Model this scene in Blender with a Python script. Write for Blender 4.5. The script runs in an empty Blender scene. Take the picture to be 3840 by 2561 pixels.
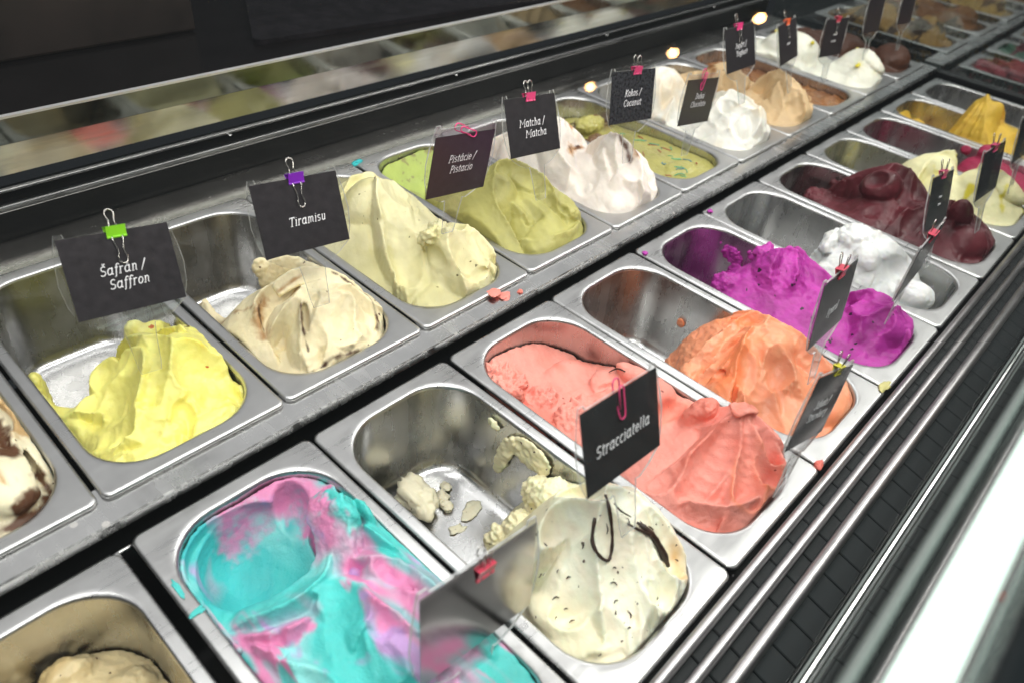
import bpy, bmesh, math, random
import numpy as np
from mathutils import Vector, Matrix

# ------------------------------------------------------------------ camera, world, lights, exposure
SC = bpy.context.scene
COL = SC.collection
CAM_POS = (0.08535, -0.07377, 0.52326)
cam_d = bpy.data.cameras.new('camera'); cam = bpy.data.objects.new('camera', cam_d); COL.objects.link(cam)
cam.matrix_world = Matrix(((0.68391, 0.40839, -0.60455, CAM_POS[0]),
                           (-0.72267, 0.49284, -0.48462, CAM_POS[1]),
                           (0.10004, 0.76833, 0.63219, CAM_POS[2]), (0, 0, 0, 1)))
cam_d.sensor_fit = 'HORIZONTAL'; cam_d.sensor_width = 36; cam_d.lens = 26.3
cam_d.clip_start = 0.01; cam_d.clip_end = 60
cam_d.dof.use_dof = True; cam_d.dof.focus_distance = 0.80; cam_d.dof.aperture_fstop = 5.2
SC.camera = cam
W = bpy.data.worlds.new('World'); SC.world = W; W.use_nodes = True
wn = W.node_tree.nodes; wl = W.node_tree.links
for n in list(wn): wn.remove(n)
wo = wn.new('ShaderNodeOutputWorld'); wb = wn.new('ShaderNodeBackground'); wc = wn.new('ShaderNodeTexCoord')
ws = wn.new('ShaderNodeSeparateXYZ'); wr = wn.new('ShaderNodeValToRGB')
wl.new(wc.outputs['Generated'], ws.inputs[0]); wl.new(ws.outputs['Z'], wr.inputs[0]); wl.new(wr.outputs[0], wb.inputs[0]); wl.new(wb.outputs[0], wo.inputs[0])
e = wr.color_ramp.elements; e[0].position = 0.0; e[0].color = (.016, .018, .020, 1); e[1].position = 1.0; e[1].color = (.16, .16, .165, 1)
m_ = e.new(.28); m_.color = (.028, .030, .033, 1)
m_ = e.new(.6); m_.color = (.07, .072, .076, 1)
wb.inputs[1].default_value = 1.0
def area(name, loc, target, sx, sy, power, color):
    d = bpy.data.lights.new(name, 'AREA'); d.shape = 'RECTANGLE'; d.size = sx; d.size_y = sy; d.energy = power; d.color = color
    o = bpy.data.objects.new(name, d); COL.objects.link(o); o.location = loc
    o.rotation_euler = (math.atan2(target[1] - loc[1], loc[2] - target[2]), 0, 0)      # long side stays along the case
    return o
area('canopy_light', (1.05, -0.06, 0.86), (1.05, 0.20, 0), 2.8, 0.14, 20, (1.0, .968, .915))
area('rear_canopy_light', (1.05, 0.50, 0.80), (1.05, 0.42, 0), 2.6, 0.05, 6, (1.0, .985, .965))
area('ceiling_fill', (3.4, 1.15, 1.35), (3.4, 1.15, 0), 10.0, 2.9, 50, (1.0, .985, .97))  # unseen soft panel added for fill and for reflections on the steel rims
SC.view_settings.view_transform = 'Standard'; SC.view_settings.look = 'None'
SC.view_settings.exposure = 0.02; SC.view_settings.gamma = 1.0; SC.view_settings.use_curve_mapping = False
SC.cycles.use_denoising = True
SC.cycles.max_bounces = 10; SC.cycles.transparent_max_bounces = 24; SC.cycles.diffuse_bounces = 4; SC.cycles.glossy_bounces = 5
SC.cycles.caustics_reflective = False; SC.cycles.caustics_refractive = False; SC.cycles.sample_clamp_indirect = 6

P = 0.17            # pitch of the pans along the case
BY, BZ = 0.387, 0.019   # front edge and height of the back row
rng = random.Random(5)

# ------------------------------------------------------------------ materials
def lin(h):
    h = h.lstrip('#'); r = []
    for i in (0, 2, 4):
        c = int(h[i:i+2], 16) / 255; r.append(c / 12.92 if c <= .04045 else ((c + .055) / 1.055) ** 2.4)
    return tuple(r)
def mat(name):
    m = bpy.data.materials.new(name); m.use_nodes = True
    nt = m.node_tree; b = nt.nodes['Principled BSDF']
    return m, nt, b
def nd(nt, t, **kw):
    n = nt.nodes.new(t)
    for k, v in kw.items():
        if k in n.inputs: n.inputs[k].default_value = v
        else: setattr(n, k, v)
    return n
def ramp(nt, pts):
    n = nt.nodes.new('ShaderNodeValToRGB'); el = n.color_ramp.elements
    el[0].position, el[0].color = pts[0][0], (*pts[0][1], 1); el[1].position, el[1].color = pts[-1][0], (*pts[-1][1], 1)
    for p, c in pts[1:-1]:
        x = el.new(p); x.color = (*c, 1)
    return n
def mapped(nt, scale, coord='Object'):
    tc = nd(nt, 'ShaderNodeTexCoord'); mp = nd(nt, 'ShaderNodeMapping'); mp.inputs['Scale'].default_value = scale
    nt.links.new(tc.outputs[coord], mp.inputs[0]); return mp.outputs[0]
def g3(v): return (v, v, v)

def steel(name, base=.60, rough=(.24, .42), scr=(8, 220, 60), bump=.02, spots=True, tint=(.99, .99, .985), film=0.):
    m, nt, b = mat(name); L = nt.links.new
    b.inputs['Metallic'].default_value = 1
    n1 = nd(nt, 'ShaderNodeTexNoise', Scale=1.0, Detail=4.0, Roughness=.6); L(mapped(nt, scr), n1.inputs['Vector'])
    n2 = nd(nt, 'ShaderNodeTexNoise', Scale=22.0, Detail=5.0, Roughness=.65); L(mapped(nt, (1, 1, 1)), n2.inputs['Vector'])
    mx = nd(nt, 'ShaderNodeMath', operation='ADD'); L(n1.outputs[0], mx.inputs[0]); L(n2.outputs[0], mx.inputs[1])
    mr = nd(nt, 'ShaderNodeMapRange'); mr.inputs[1].default_value = .7; mr.inputs[2].default_value = 1.3; mr.inputs[3].default_value = rough[0]; mr.inputs[4].default_value = rough[1]
    L(mx.outputs[0], mr.inputs[0]); L(mr.outputs[0], b.inputs['Roughness'])
    c = tuple(base * t for t in tint)
    cr = ramp(nt, [(.3, tuple(x * .86 for x in c)), (.7, c)]); L(n2.outputs[0], cr.inputs[0])
    if spots:   # dried water marks and milky splashes
        v = nd(nt, 'ShaderNodeTexVoronoi', Scale=55.0); L(mapped(nt, (1, 1, 1)), v.inputs['Vector'])
        n3 = nd(nt, 'ShaderNodeTexNoise', Scale=9.0, Detail=2.0); L(mapped(nt, (1, 1, 1)), n3.inputs['Vector'])
        lt = nd(nt, 'ShaderNodeMath', operation='LESS_THAN'); lt.inputs[1].default_value = .17; L(v.outputs['Distance'], lt.inputs[0])
        gt = nd(nt, 'ShaderNodeMath', operation='GREATER_THAN'); gt.inputs[1].default_value = .60; L(n3.outputs[0], gt.inputs[0])
        mu = nd(nt, 'ShaderNodeMath', operation='MULTIPLY'); L(lt.outputs[0], mu.inputs[0]); L(gt.outputs[0], mu.inputs[1])
        mt = nd(nt, 'ShaderNodeMath', operation='MULTIPLY_ADD'); mt.inputs[1].default_value = -.55; mt.inputs[2].default_value = 1; L(mu.outputs[0], mt.inputs[0]); L(mt.outputs[0], b.inputs['Metallic'])
        mc = nd(nt, 'ShaderNodeMix', data_type='RGBA'); L(mu.outputs[0], mc.inputs[0]); L(cr.outputs[0], mc.inputs[6]); mc.inputs[7].default_value = (.62, .6, .58, 1); L(mc.outputs[2], b.inputs['Base Color'])
    elif film:   # thin milky film wiped and dried on the metal
        n4 = nd(nt, 'ShaderNodeTexNoise', Scale=7.0, Detail=6.0, Roughness=.7, Distortion=1.2); L(mapped(nt, (1, .6, 1)), n4.inputs['Vector'])
        fm = nd(nt, 'ShaderNodeMapRange'); fm.inputs[1].default_value = .50; fm.inputs[2].default_value = .72; fm.inputs[3].default_value = 0; fm.inputs[4].default_value = film; L(n4.outputs[0], fm.inputs[0])
        mt = nd(nt, 'ShaderNodeMath', operation='SUBTRACT'); mt.inputs[0].default_value = 1; L(fm.outputs[0], mt.inputs[1]); L(mt.outputs[0], b.inputs['Metallic'])
        mc = nd(nt, 'ShaderNodeMix', data_type='RGBA'); L(fm.outputs[0], mc.inputs[0]); L(cr.outputs[0], mc.inputs[6]); mc.inputs[7].default_value = (.55, .53, .5, 1); L(mc.outputs[2], b.inputs['Base Color'])
    else: L(cr.outputs[0], b.inputs['Base Color'])
    bp = nd(nt, 'ShaderNodeBump', Strength=bump, Distance=.002); L(n1.outputs[0], bp.inputs['Height']); L(bp.outputs[0], b.inputs['Normal'])
    return m
def plain(name, col, rough=.5, metal=0., spec=.5, noise=0., nscale=60, bump=0., coat=0.):
    m, nt, b = mat(name); L = nt.links.new
    b.inputs['Roughness'].default_value = rough; b.inputs['Metallic'].default_value = metal; b.inputs['Specular IOR Level'].default_value = spec
    b.inputs['Coat Weight'].default_value = coat; b.inputs['Coat Roughness'].default_value = .04
    n = nd(nt, 'ShaderNodeTexNoise', Scale=nscale, Detail=4.0); L(mapped(nt, (1, 1, 1)), n.inputs['Vector'])
    cr = ramp(nt, [(.3, tuple(c * (1 - noise) for c in col)), (.7, tuple(min(1, c * (1 + noise)) for c in col))]); L(n.outputs[0], cr.inputs[0]); L(cr.outputs[0], b.inputs['Base Color'])
    mr = nd(nt, 'ShaderNodeMapRange'); mr.inputs[3].default_value = max(.0, rough * .8); mr.inputs[4].default_value = min(1, rough * 1.25); L(n.outputs[0], mr.inputs[0]); L(mr.outputs[0], b.inputs['Roughness'])
    if bump:
        bp = nd(nt, 'ShaderNodeBump', Strength=bump, Distance=.001); L(n.outputs[0], bp.inputs['Height']); L(bp.outputs[0], b.inputs['Normal'])
    return m
def clear(name, tint, ior=1.45, rough=0., haze=0., hazecol=(.8, .8, .8), sm=0.):
    m = bpy.data.materials.new(name); m.use_nodes = True; nt = m.node_tree; L = nt.links.new
    for n in list(nt.nodes): nt.nodes.remove(n)
    out = nd(nt, 'ShaderNodeOutputMaterial'); tr = nd(nt, 'ShaderNodeBsdfTransparent'); tr.inputs[0].default_value = (*tint, 1)
    gl = nd(nt, 'ShaderNodeBsdfGlossy', Roughness=rough); fr = nd(nt, 'ShaderNodeFresnel', IOR=ior)
    ge = nd(nt, 'ShaderNodeNewGeometry'); ma = nd(nt, 'ShaderNodeMath', operation='MULTIPLY_ADD'); ma.inputs[1].default_value = -2; ma.inputs[2].default_value = 1; L(ge.outputs['Backfacing'], ma.inputs[0])
    pw = nd(nt, 'ShaderNodeMath', operation='POWER'); pw.inputs[0].default_value = ior; L(ma.outputs[0], pw.inputs[1]); L(pw.outputs[0], fr.inputs[0])   # thin pane: no total reflection from inside
    mx = nd(nt, 'ShaderNodeMixShader'); L(fr.outputs[0], mx.inputs[0]); L(gl.outputs[0], mx.inputs[2])
    if haze:
        df = nd(nt, 'ShaderNodeBsdfTranslucent'); df.inputs[0].default_value = (*hazecol, 1); d2 = nd(nt, 'ShaderNodeBsdfDiffuse'); d2.inputs[0].default_value = (*hazecol, 1)
        md = nd(nt, 'ShaderNodeMixShader'); md.inputs[0].default_value = .5; L(df.outputs[0], md.inputs[1]); L(d2.outputs[0], md.inputs[2])
        n = nd(nt, 'ShaderNodeTexNoise', Scale=40.0 if not sm else sm, Detail=5.0); L(mapped(nt, (1, 1, 1)), n.inputs['Vector'])
        mr = nd(nt, 'ShaderNodeMapRange'); mr.inputs[1].default_value = .4; mr.inputs[2].default_value = .75; mr.inputs[3].default_value = haze * .5; mr.inputs[4].default_value = haze * 1.6; L(n.outputs[0], mr.inputs[0])
        m2 = nd(nt, 'ShaderNodeMixShader'); L(mr.outputs[0], m2.inputs[0]); L(tr.outputs[0], m2.inputs[1]); L(md.outputs[0], m2.inputs[2]); L(m2.outputs[0], mx.inputs[1])
    else: L(tr.outputs[0], mx.inputs[1])
    L(mx.outputs[0], out.inputs[0]); return m
def emit(name, col, s):
    m = bpy.data.materials.new(name); m.use_nodes = True; nt = m.node_tree
    for n in list(nt.nodes): nt.nodes.remove(n)
    out = nd(nt, 'ShaderNodeOutputMaterial'); em = nd(nt, 'ShaderNodeEmission', Strength=s); em.inputs[0].default_value = (*col, 1); nt.links.new(em.outputs[0], out.inputs[0]); return m

def gelato_mat(name, rough=.42, bump=.25, bscale=420, specks=None, sss=.25, vary=.06, wet=.0):
    """pigment comes from the mesh's own colour attribute; nodes add grain, seeds and fine relief"""
    m, nt, b = mat(name); L = nt.links.new
    at = nd(nt, 'ShaderNodeAttribute', attribute_name='pigment')
    co = mapped(nt, (1, 1, 1))
    n1 = nd(nt, 'ShaderNodeTexNoise', Scale=bscale, Detail=4.0, Roughness=.6); L(co, n1.inputs['Vector'])
    n2 = nd(nt, 'ShaderNodeTexNoise', Scale=38.0, Detail=3.0); L(co, n2.inputs['Vector'])
    hs = nd(nt, 'ShaderNodeHueSaturation'); L(at.outputs['Color'], hs.inputs['Color'])
    mr = nd(nt, 'ShaderNodeMapRange'); mr.inputs[1].default_value = .3; mr.inputs[2].default_value = .7; mr.inputs[3].default_value = 1 - vary; mr.inputs[4].default_value = 1 + vary; L(n2.outputs[0], mr.inputs[0]); L(mr.outputs[0], hs.inputs['Value'])
    col = hs.outputs[0]
    for sp in (specks or []):
        dn = nd(nt, 'ShaderNodeTexNoise', Scale=260.0, Detail=1.0); L(co, dn.inputs['Vector']); dm = nd(nt, 'ShaderNodeVectorMath', operation='SCALE'); dm.inputs['Scale'].default_value = .006; L(dn.outputs['Color'], dm.inputs[0]); da = nd(nt, 'ShaderNodeVectorMath', operation='ADD'); L(co, da.inputs[0]); L(dm.outputs[0], da.inputs[1])
        v = nd(nt, 'ShaderNodeTexVoronoi', Scale=sp['scale'], Randomness=1.0); L(da.outputs[0], v.inputs['Vector'])
        sn = nd(nt, 'ShaderNodeSeparateColor'); L(v.outputs['Color'], sn.inputs[0])
        th = nd(nt, 'ShaderNodeMath', operation='MULTIPLY'); L(sn.outputs[0], th.inputs[0]); th.inputs[1].default_value = sp['size']
        lt = nd(nt, 'ShaderNodeMath', operation='LESS_THAN'); L(v.outputs['Distance'], lt.inputs[0]); L(th.outputs[0], lt.inputs[1])
        gt = nd(nt, 'ShaderNodeMath', operation='GREATER_THAN'); L(sn.outputs[1], gt.inputs[0]); gt.inputs[1].default_value = 1 - sp['share']
        mu = nd(nt, 'ShaderNodeMath', operation='MULTIPLY'); L(lt.outputs[0], mu.inputs[0]); L(gt.outputs[0], mu.inputs[1])
        mc = nd(nt, 'ShaderNodeMix', data_type='RGBA'); L(mu.outputs[0], mc.inputs[0]); L(col, mc.inputs[6]); mc.inputs[7].default_value = (*sp['col'], 1); col = mc.outputs[2]
    L(col, b.inputs['Base Color'])
    rr = nd(nt, 'ShaderNodeMapRange'); rr.inputs[1].default_value = .3; rr.inputs[2].default_value = .7; rr.inputs[3].default_value = rough - .1; rr.inputs[4].default_value = rough + .12; L(n2.outputs[0], rr.inputs[0]); L(rr.outputs[0], b.inputs['Roughness'])
    b.inputs['Subsurface Weight'].default_value = sss; b.inputs['Subsurface Radius'].default_value = (1, .75, .5); b.inputs['Subsurface Scale'].default_value = .004
    b.inputs['Specular IOR Level'].default_value = .38; b.inputs['Coat Weight'].default_value = wet; b.inputs['Coat Roughness'].default_value = .12
    n3 = nd(nt, 'ShaderNodeTexNoise', Scale=130.0, Detail=3.0); L(co, n3.inputs['Vector'])
    ad = nd(nt, 'ShaderNodeMath', operation='MULTIPLY_ADD'); ad.inputs[1].default_value = 1.6; L(n3.outputs[0], ad.inputs[0]); L(n1.outputs[0], ad.inputs[2])
    bp = nd(nt, 'ShaderNodeBump', Strength=bump, Distance=.0012); L(ad.outputs[0], bp.inputs['Height']); L(bp.outputs[0], b.inputs['Normal'])
    return m

M = {}
M['pan'] = steel('pan_steel')
M['basin'] = steel('basin_steel', base=.58, rough=(.19, .34), scr=(60, 60, 6), spots=False, bump=.03, film=.25)
M['ledge'] = steel('ledge_steel', base=.30, rough=(.16, .30), scr=(3, 90, 90), spots=False, tint=(1, .98, .94))
M['rail'] = steel('rail_steel', base=.70, rough=(.16, .34), scr=(120, 14, 60), bump=.03)
M['trim'] = steel('trim_steel', base=.55, rough=(.10, .22), scr=(3, 90, 90), spots=False)
M['mirror_dark'] = steel('mirror_steel_dark', base=.24, rough=(.05, .14), scr=(4, 160, 160), spots=False, bump=.008, tint=(.95, 1., .9))
M['edge'] = steel('edge_steel', base=.85, rough=(.35, .5), scr=(3, 90, 90), spots=False)
M['mirror'] = steel('mirror_steel', base=.50, rough=(.06, .18), scr=(4, 160, 160), spots=False, bump=.008)
M['tube'] = steel('tube_steel', base=.58, rough=(.30, .42), scr=(3, 120, 120), spots=False, tint=(1, .96, .97))
M['wire'] = plain('clip_wire', (.62, .60, .57), .22, metal=1.)
M['black'] = plain('black_panel', (.0045, .0050, .0055), .32, spec=.35, noise=.3, nscale=14)
M['dark_grille'] = plain('dark_grille', (.0055, .0095, .0115), .6, noise=.35, nscale=40)
M['counter'] = plain('dark_counter', (.0045, .0038, .0042), .2, spec=.12, noise=.3, nscale=18)
M['fascia'] = plain('grey_fascia', (.012, .015, .015), .6, noise=.15, nscale=9)
M['floor'] = plain('dark_floor', (.010, .020, .024), .5, noise=.5, nscale=3)
M['white_metal'] = plain('white_housing', (.20, .23, .22), .45, noise=.05)
M['dark_housing'] = plain('dark_housing', (.02, .035, .032), .5, noise=.1)
M['seal'] = plain('seal_strip', (.16, .19, .18), .4, noise=.2, nscale=30)
M['card'] = plain('card_black', (.021, .018, .021), .3, spec=.5, noise=.25, nscale=120)
M['card_frost'] = plain('card_black_frosted', (.030, .031, .036), .22, spec=.6, noise=.7, nscale=260, bump=.35)
M['card_gloss'] = plain('card_glossy', (.028, .029, .030), .12, spec=.75, noise=.2, nscale=60)
M['card_mirror'] = plain('card_mirror', (.46, .44, .43), .14, metal=1., noise=.04, nscale=20)
M['ink'] = plain('white_ink', (.80, .80, .82), .5, noise=.08, nscale=300)
M['acrylic'] = clear('clear_acrylic', (.96, .965, .965), 1.38, .03, haze=.045, hazecol=(.85, .85, .85))
M['acrylic_edge'] = clear('acrylic_edge', (.80, .82, .82), 1.5, .08, haze=.75, hazecol=(.85, .86, .86))
M['glass'] = clear('case_glass', (.985, .992, .99), 1.32)
M['front_glass'] = clear('hazed_front_glass', (.985, .992, .99), 1.32, haze=.0045, hazecol=(.62, .70, .72), sm=4.)  # pale scatter put into the pane as a veil that lifts the darks
M['end_glass'] = clear('end_glass', (.80, .84, .83), 1.75, .02, haze=.05, hazecol=(.35, .4, .38), sm=6)
M['lamp'] = emit('tube_light', (.82, .98, .88), 2.4)
M['warm'] = emit('warm_bulb', (1.0, .52, .20), 90.0)
for nme, c in (('pink', '#e2487f'), ('lime', '#86cf26'), ('purple', '#7a23b0'), ('orange', '#f0642a'), ('red', '#d6455e'), ('yellow', '#d8cf3a'), ('hotpink', '#ee3a86')):
    M['clip_' + nme] = plain('clip_' + nme, lin(c), .3, noise=.06, nscale=80)
M['choc'] = plain('chocolate', (.030, .013, .007), .38, noise=.35, nscale=200, bump=.3)
M['wood'] = plain('dark_wood', (.009, .005, .0035), .5, noise=.4, nscale=20)
M['smoke'] = clear('smoked_acrylic', (.35, .33, .36), 1.5, .15, haze=.5, hazecol=(.035, .03, .036))

# ------------------------------------------------------------------ object helpers
def tag(o, label=None, cat=None, group=None, kind=None):
    if label: o['label'] = label
    if cat: o['category'] = cat
    if group: o['group'] = group
    if kind: o['kind'] = kind
    return o
def link(name, me, parent=None, mats=None):
    o = bpy.data.objects.new(name, me); COL.objects.link(o)
    if parent is not None: o.parent = parent
    if mats is not None and me is not None:
        for m in (mats if isinstance(mats, (list, tuple)) else [mats]):
            if m.name not in [x.name for x in me.materials if x]: me.materials.append(m)
    return o
def empty(name, loc=(0, 0, 0), rot=None):
    o = bpy.data.objects.new(name, None); COL.objects.link(o); o.location = loc; o.empty_display_size = .02
    if rot is not None: o.rotation_euler = rot
    return o
def mesh(name, v, f, smooth=False, fm=None):
    me = bpy.data.meshes.new(name); me.from_pydata([tuple(map(float, p)) for p in v], [], f)
    if smooth: me.polygons.foreach_set('use_smooth', [True] * len(me.polygons))
    if fm is not None: me.polygons.foreach_set('material_index', fm)
    me.update(); return me
class MB:
    def __init__(s): s.v = []; s.f = []; s.m = []
    def add(s, v, f, mi=0):
        o = len(s.v); s.v += [tuple(p) for p in v]; s.f += [tuple(i + o for i in q) for q in f]; s.m += [mi] * len(f); return s
    def box(s, x0, x1, y0, y1, z0, z1, mi=0):
        v = [(x, y, z) for x in (x0, x1) for y in (y0, y1) for z in (z0, z1)]
        return s.add(v, [(0, 1, 3, 2), (4, 6, 7, 5), (0, 4, 5, 1), (2, 3, 7, 6), (0, 2, 6, 4), (1, 5, 7, 3)], mi)
    def tube(s, pts, r, n=8, mi=0, cap=True, closed=False):
        pts = [Vector(p) for p in pts]; N = len(pts); rs = r if isinstance(r, (list, tuple)) else [r] * N
        rings = []; up = None
        for i in range(N):
            a = pts[(i - 1) % N] if (closed or i > 0) else pts[i]; b = pts[(i + 1) % N] if (closed or i < N - 1) else pts[i]
            t = (b - a).normalized()
            if up is None: up = t.orthogonal().normalized()
            up = (up - t * up.dot(t)); up = up.normalized() if up.length > 1e-6 else t.orthogonal().normalized()
            w = t.cross(up)
            rings.append([pts[i] + (up * math.cos(2 * math.pi * k / n) + w * math.sin(2 * math.pi * k / n)) * rs[i] for k in range(n)])
        v = [p for ring in rings for p in ring]; f = []
        for i in range(N if closed else N - 1):
            j = (i + 1) % N
            for k in range(n): f.append((i * n + k, i * n + (k + 1) % n, j * n + (k + 1) % n, j * n + k))
        if cap and not closed: f.append(tuple(range(n - 1, -1, -1))); f.append(tuple((N - 1) * n + k for k in range(n)))
        return s.add(v, f, mi)
    def prism(s, prof, x0, x1, mi=0):          # profile in (y, z) swept along x
        n = len(prof); v = [(x0, y, z) for y, z in prof] + [(x1, y, z) for y, z in prof]
        f = [(i, (i + 1) % n, n + (i + 1) % n, n + i) for i in range(n)] + [tuple(range(n - 1, -1, -1)), tuple(range(n, 2 * n))]
        return s.add(v, f, mi)
    def build(s, name, mats, parent=None, smooth=False):
        return link(name, mesh(name, s.v, s.f, smooth, s.m), parent, mats)
def bevelled(o, w=.0015, seg=2):
    b = o.modifiers.new('edge', 'BEVEL'); b.width = w; b.segments = seg; b.limit_method = 'ANGLE'; b.angle_limit = math.radians(40); return o
# ------------------------------------------------------------------ the display case (setting)
X0, X1 = -0.25, 3.3
well = MB(); well.box(X0, X1, -.078, .80, -.19, -.175); o = well.build('well_floor', M['black']); tag(o, kind='structure')
flo = MB(); flo.box(-2, 5, -3, -.3, -.95, -.93); o = flo.build('floor', M['floor']); tag(o, kind='structure')

case = empty('display_case', (0, 0, -.17)); tag(case, 'stainless steel ice cream display case with black back wall', 'display case')
def cpart(mb, name, m, smooth=False):
    o = mb.build(name, m, None, smooth); o.parent = case; o.matrix_parent_inverse = Matrix.Translation((0, 0, .17)); return o
# support rail between the rows
b = MB(); b.prism([(.3642, .004), (.3642, .0130), (.3656, .0143), (.405, .0143), (.405, .004)], X0, 2.06); cpart(b, 'support_rail', M['rail'])
b = MB(); b.prism([(.378, -.175), (.378, .0036), (.400, .0036), (.400, -.175)], X0, 2.06); cpart(b, 'rail_web', M['black'])
# ledge behind the back row
b = MB(); b.prism([(.735, .000), (.735, .0100), (.806, .0140), (.812, .0140), (.812, .000)], X0, 2.06); cpart(b, 'rear_ledge', M['ledge'])
# black back wall with two steel beads
b = MB(); b.prism([(.8135, -.17), (.8135, .052), (.822, .052), (.822, .046), (.836, .046), (.836, .0605), (.843, .0605), (.843, .055), (.8595, .055), (.8595, -.17)], X0, 2.06); cpart(b, 'back_wall', M['black'])
b = MB(); b.prism([(.8115, .0475), (.8115, .0545), (.8155, .0545), (.8155, .0475)], X0, 2.06); bevelled(cpart(b, 'bead', M['trim']), .0012)
b = MB(); b.prism([(.8325, .0595), (.8325, .0625), (.8355, .0625), (.8355, .0595)], X0, 2.06); bevelled(cpart(b, 'bead', M['trim']), .0008)
# polished sill in two facets
b = MB(); b.prism([(.861, .0660), (.8665, .0985), (.872, .0985), (.872, .0660)], X0, 2.35); cpart(b, 'sill_facet', M['mirror'])
b = MB(); b.prism([(.8650, .0995), (.8640, .1290), (.872, .1290), (.872, .0995)], X0, 2.35); cpart(b, 'sill_facet', M['mirror_dark'])
b = MB(); b.prism([(.8622, .1292), (.8622, .1318), (.8668, .1326), (.8668, .1292)], X0, 2.35); cpart(b, 'sill_edge', M['edge'])
b = MB(); b.prism([(.8670, .10), (.8670, .1308), (1.9, .1308), (1.9, .10)], X0, 3.2); cpart(b, 'counter_top', M['counter'])
for k in range(6):
    b = MB(); x = .13 + k * .42; b.tube([(x, .8300, .058), (x, .8300, .0605)], .0028, 10); cpart(b, 'screw_head', M['trim'], True)
# front air grille: three tubes, dark louvres under them, glass channel and fascia
for y, z, r in ((-.0095, .0005, .0048), (-.0270, -.0015, .0048), (-.0480, -.0015, .0060)):
    b = MB(); b.tube([(X0, y, z), (2.06, y, z)], r, 20); cpart(b, 'grille_tube', M['tube'], True)
lou = None
for k in range(64):
    x = -.02 + k * .033
    b = MB(); b.prism([(-.0775, -.052), (-.0775, -.048), (-.006, -.030), (-.006, -.034)], 0, .0318)
    if lou is None:
        lou = cpart(b, 'louvre', M['dark_grille']); lou.location = (x, 0, 0); bevelled(lou, .001, 1)
    else:
        c = lou.copy(); COL.objects.link(c); c.location = (x, 0, 0)
b = MB(); b.box(X0, 2.06, -.0795, -.004, -.075, -.072); cpart(b, 'grille_tray', M['black'])
for i, (y, w) in enumerate(((-.0815, .0022), (-.0850, .0020), (-.0885, .0028))):
    b = MB(); b.box(X0, 2.06, y - w / 2, y + w / 2, -.03, .000 + .001 * i); cpart(b, 'glass_channel', M['seal'] if i != 1 else M['trim'])
b = MB(); b.prism([(-.0905, -.02), (-.0905, -.008), (-.135, -.030), (-.22, -.22), (-.22, -.24), (-.1, -.24)], X0, 2.3); cpart(b, 'front_fascia', M['fascia'])
# steel pegs between two pans
b = MB(); b.tube([(.155, .352, -.006), (.176, .352, -.006)], .0022, 10); cpart(b, 'support_bar', M['trim'], True)

# canopy: front glass, top glass, tube lamp
def gpane(name, box, label, m=None):
    b = MB(); b.box(*box); o = b.build(name, m or M['glass']); return tag(o, label, 'glass pane')
b = MB(); b.prism([(-.0868, .000), (-.1180, .318), (-.1210, .318), (-.0892, .000)], X0, 2.06)
tag(b.build('glass_pane', M['glass']), 'upright front glass in the channel below the tube lamp', 'glass pane')
b = MB(); b.prism([(-.1175, .3205), (.0925, .6842), (.0882, .6867), (-.1218, .3230)], X0, 2.06)
tag(b.build('glass_pane', M['front_glass']), 'sloping upper front glass rising from the tube lamp', 'glass pane')
gpane('glass_pane', (2.075, 2.081, -.085, .80, .0, .333), 'upright end glass across the far end of the rows', M['end_glass'])
lamp = empty('tube_lamp', (0, -.106, .3)); tag(lamp, 'glowing white tube lamp along the front edge of the case', 'lamp')
b = MB(); b.tube([(-.2, 0, 0), (2.0, 0, 0)], .0086, 20); b.build('tube', M['lamp'], lamp, True)
b = MB(); b.prism([(-.0125, -.012), (-.0125, .014), (-.0108, .014), (-.0108, -.012)], -.2, 2.0); b.build('reflector', M['dark_housing'], lamp)
b = MB(); b.tube([(-.2, .0172, -.004), (2.0, .0172, -.004)], .0022, 10); b.build('edge_strip', M['white_metal'], lamp, True)
for x in (-.205, 2.005):
    b = MB(); b.box(x - .006, x + .006, -.0105, .013, -.012, .014); b.build('end_cap', M['white_metal'], lamp)

# warm spot lamps of the shop, seen only as reflections in the glass
CPV = Vector(CAM_POS); GN = Vector((0, -.86603, .5)); GP = Vector((0, -.1218, .3230))
def in_mirror(x, y, dist):      # a lamp whose mirror image in the sloping glass shows at this pixel (2351 px wide)
    q = cam.matrix_world.to_3x3() @ Vector(((x - 1175.5) / 1717.5, -(y - 784) / 1717.5, -1)).normalized()
    t = (GP - CPV).dot(GN) / q.dot(GN); r = q - 2 * q.dot(GN) * GN; return CPV + q * t + r * dist
for i, (x, y) in enumerate(((1358, 200), (1548, 122), (1748, 42))):
    p = in_mirror(x, y, 2.2)
    t = empty('spot_lamp', p); tag(t, 'small warm ceiling spot lamp mirrored in the sloping glass', 'lamp', 'warm spot lamps of the shop')
    bm = bmesh.new(); bmesh.ops.create_uvsphere(bm, u_segments=16, v_segments=10, radius=.013); me = bpy.data.meshes.new('bulb'); bm.to_mesh(me); bm.free()
    link('bulb', me, t, M['warm'])
    b = MB(); b.tube([(0, 0, .018), (0, 0, .05)], [.017, .010], 14); b.build('socket', M['black'], t, True)

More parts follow.
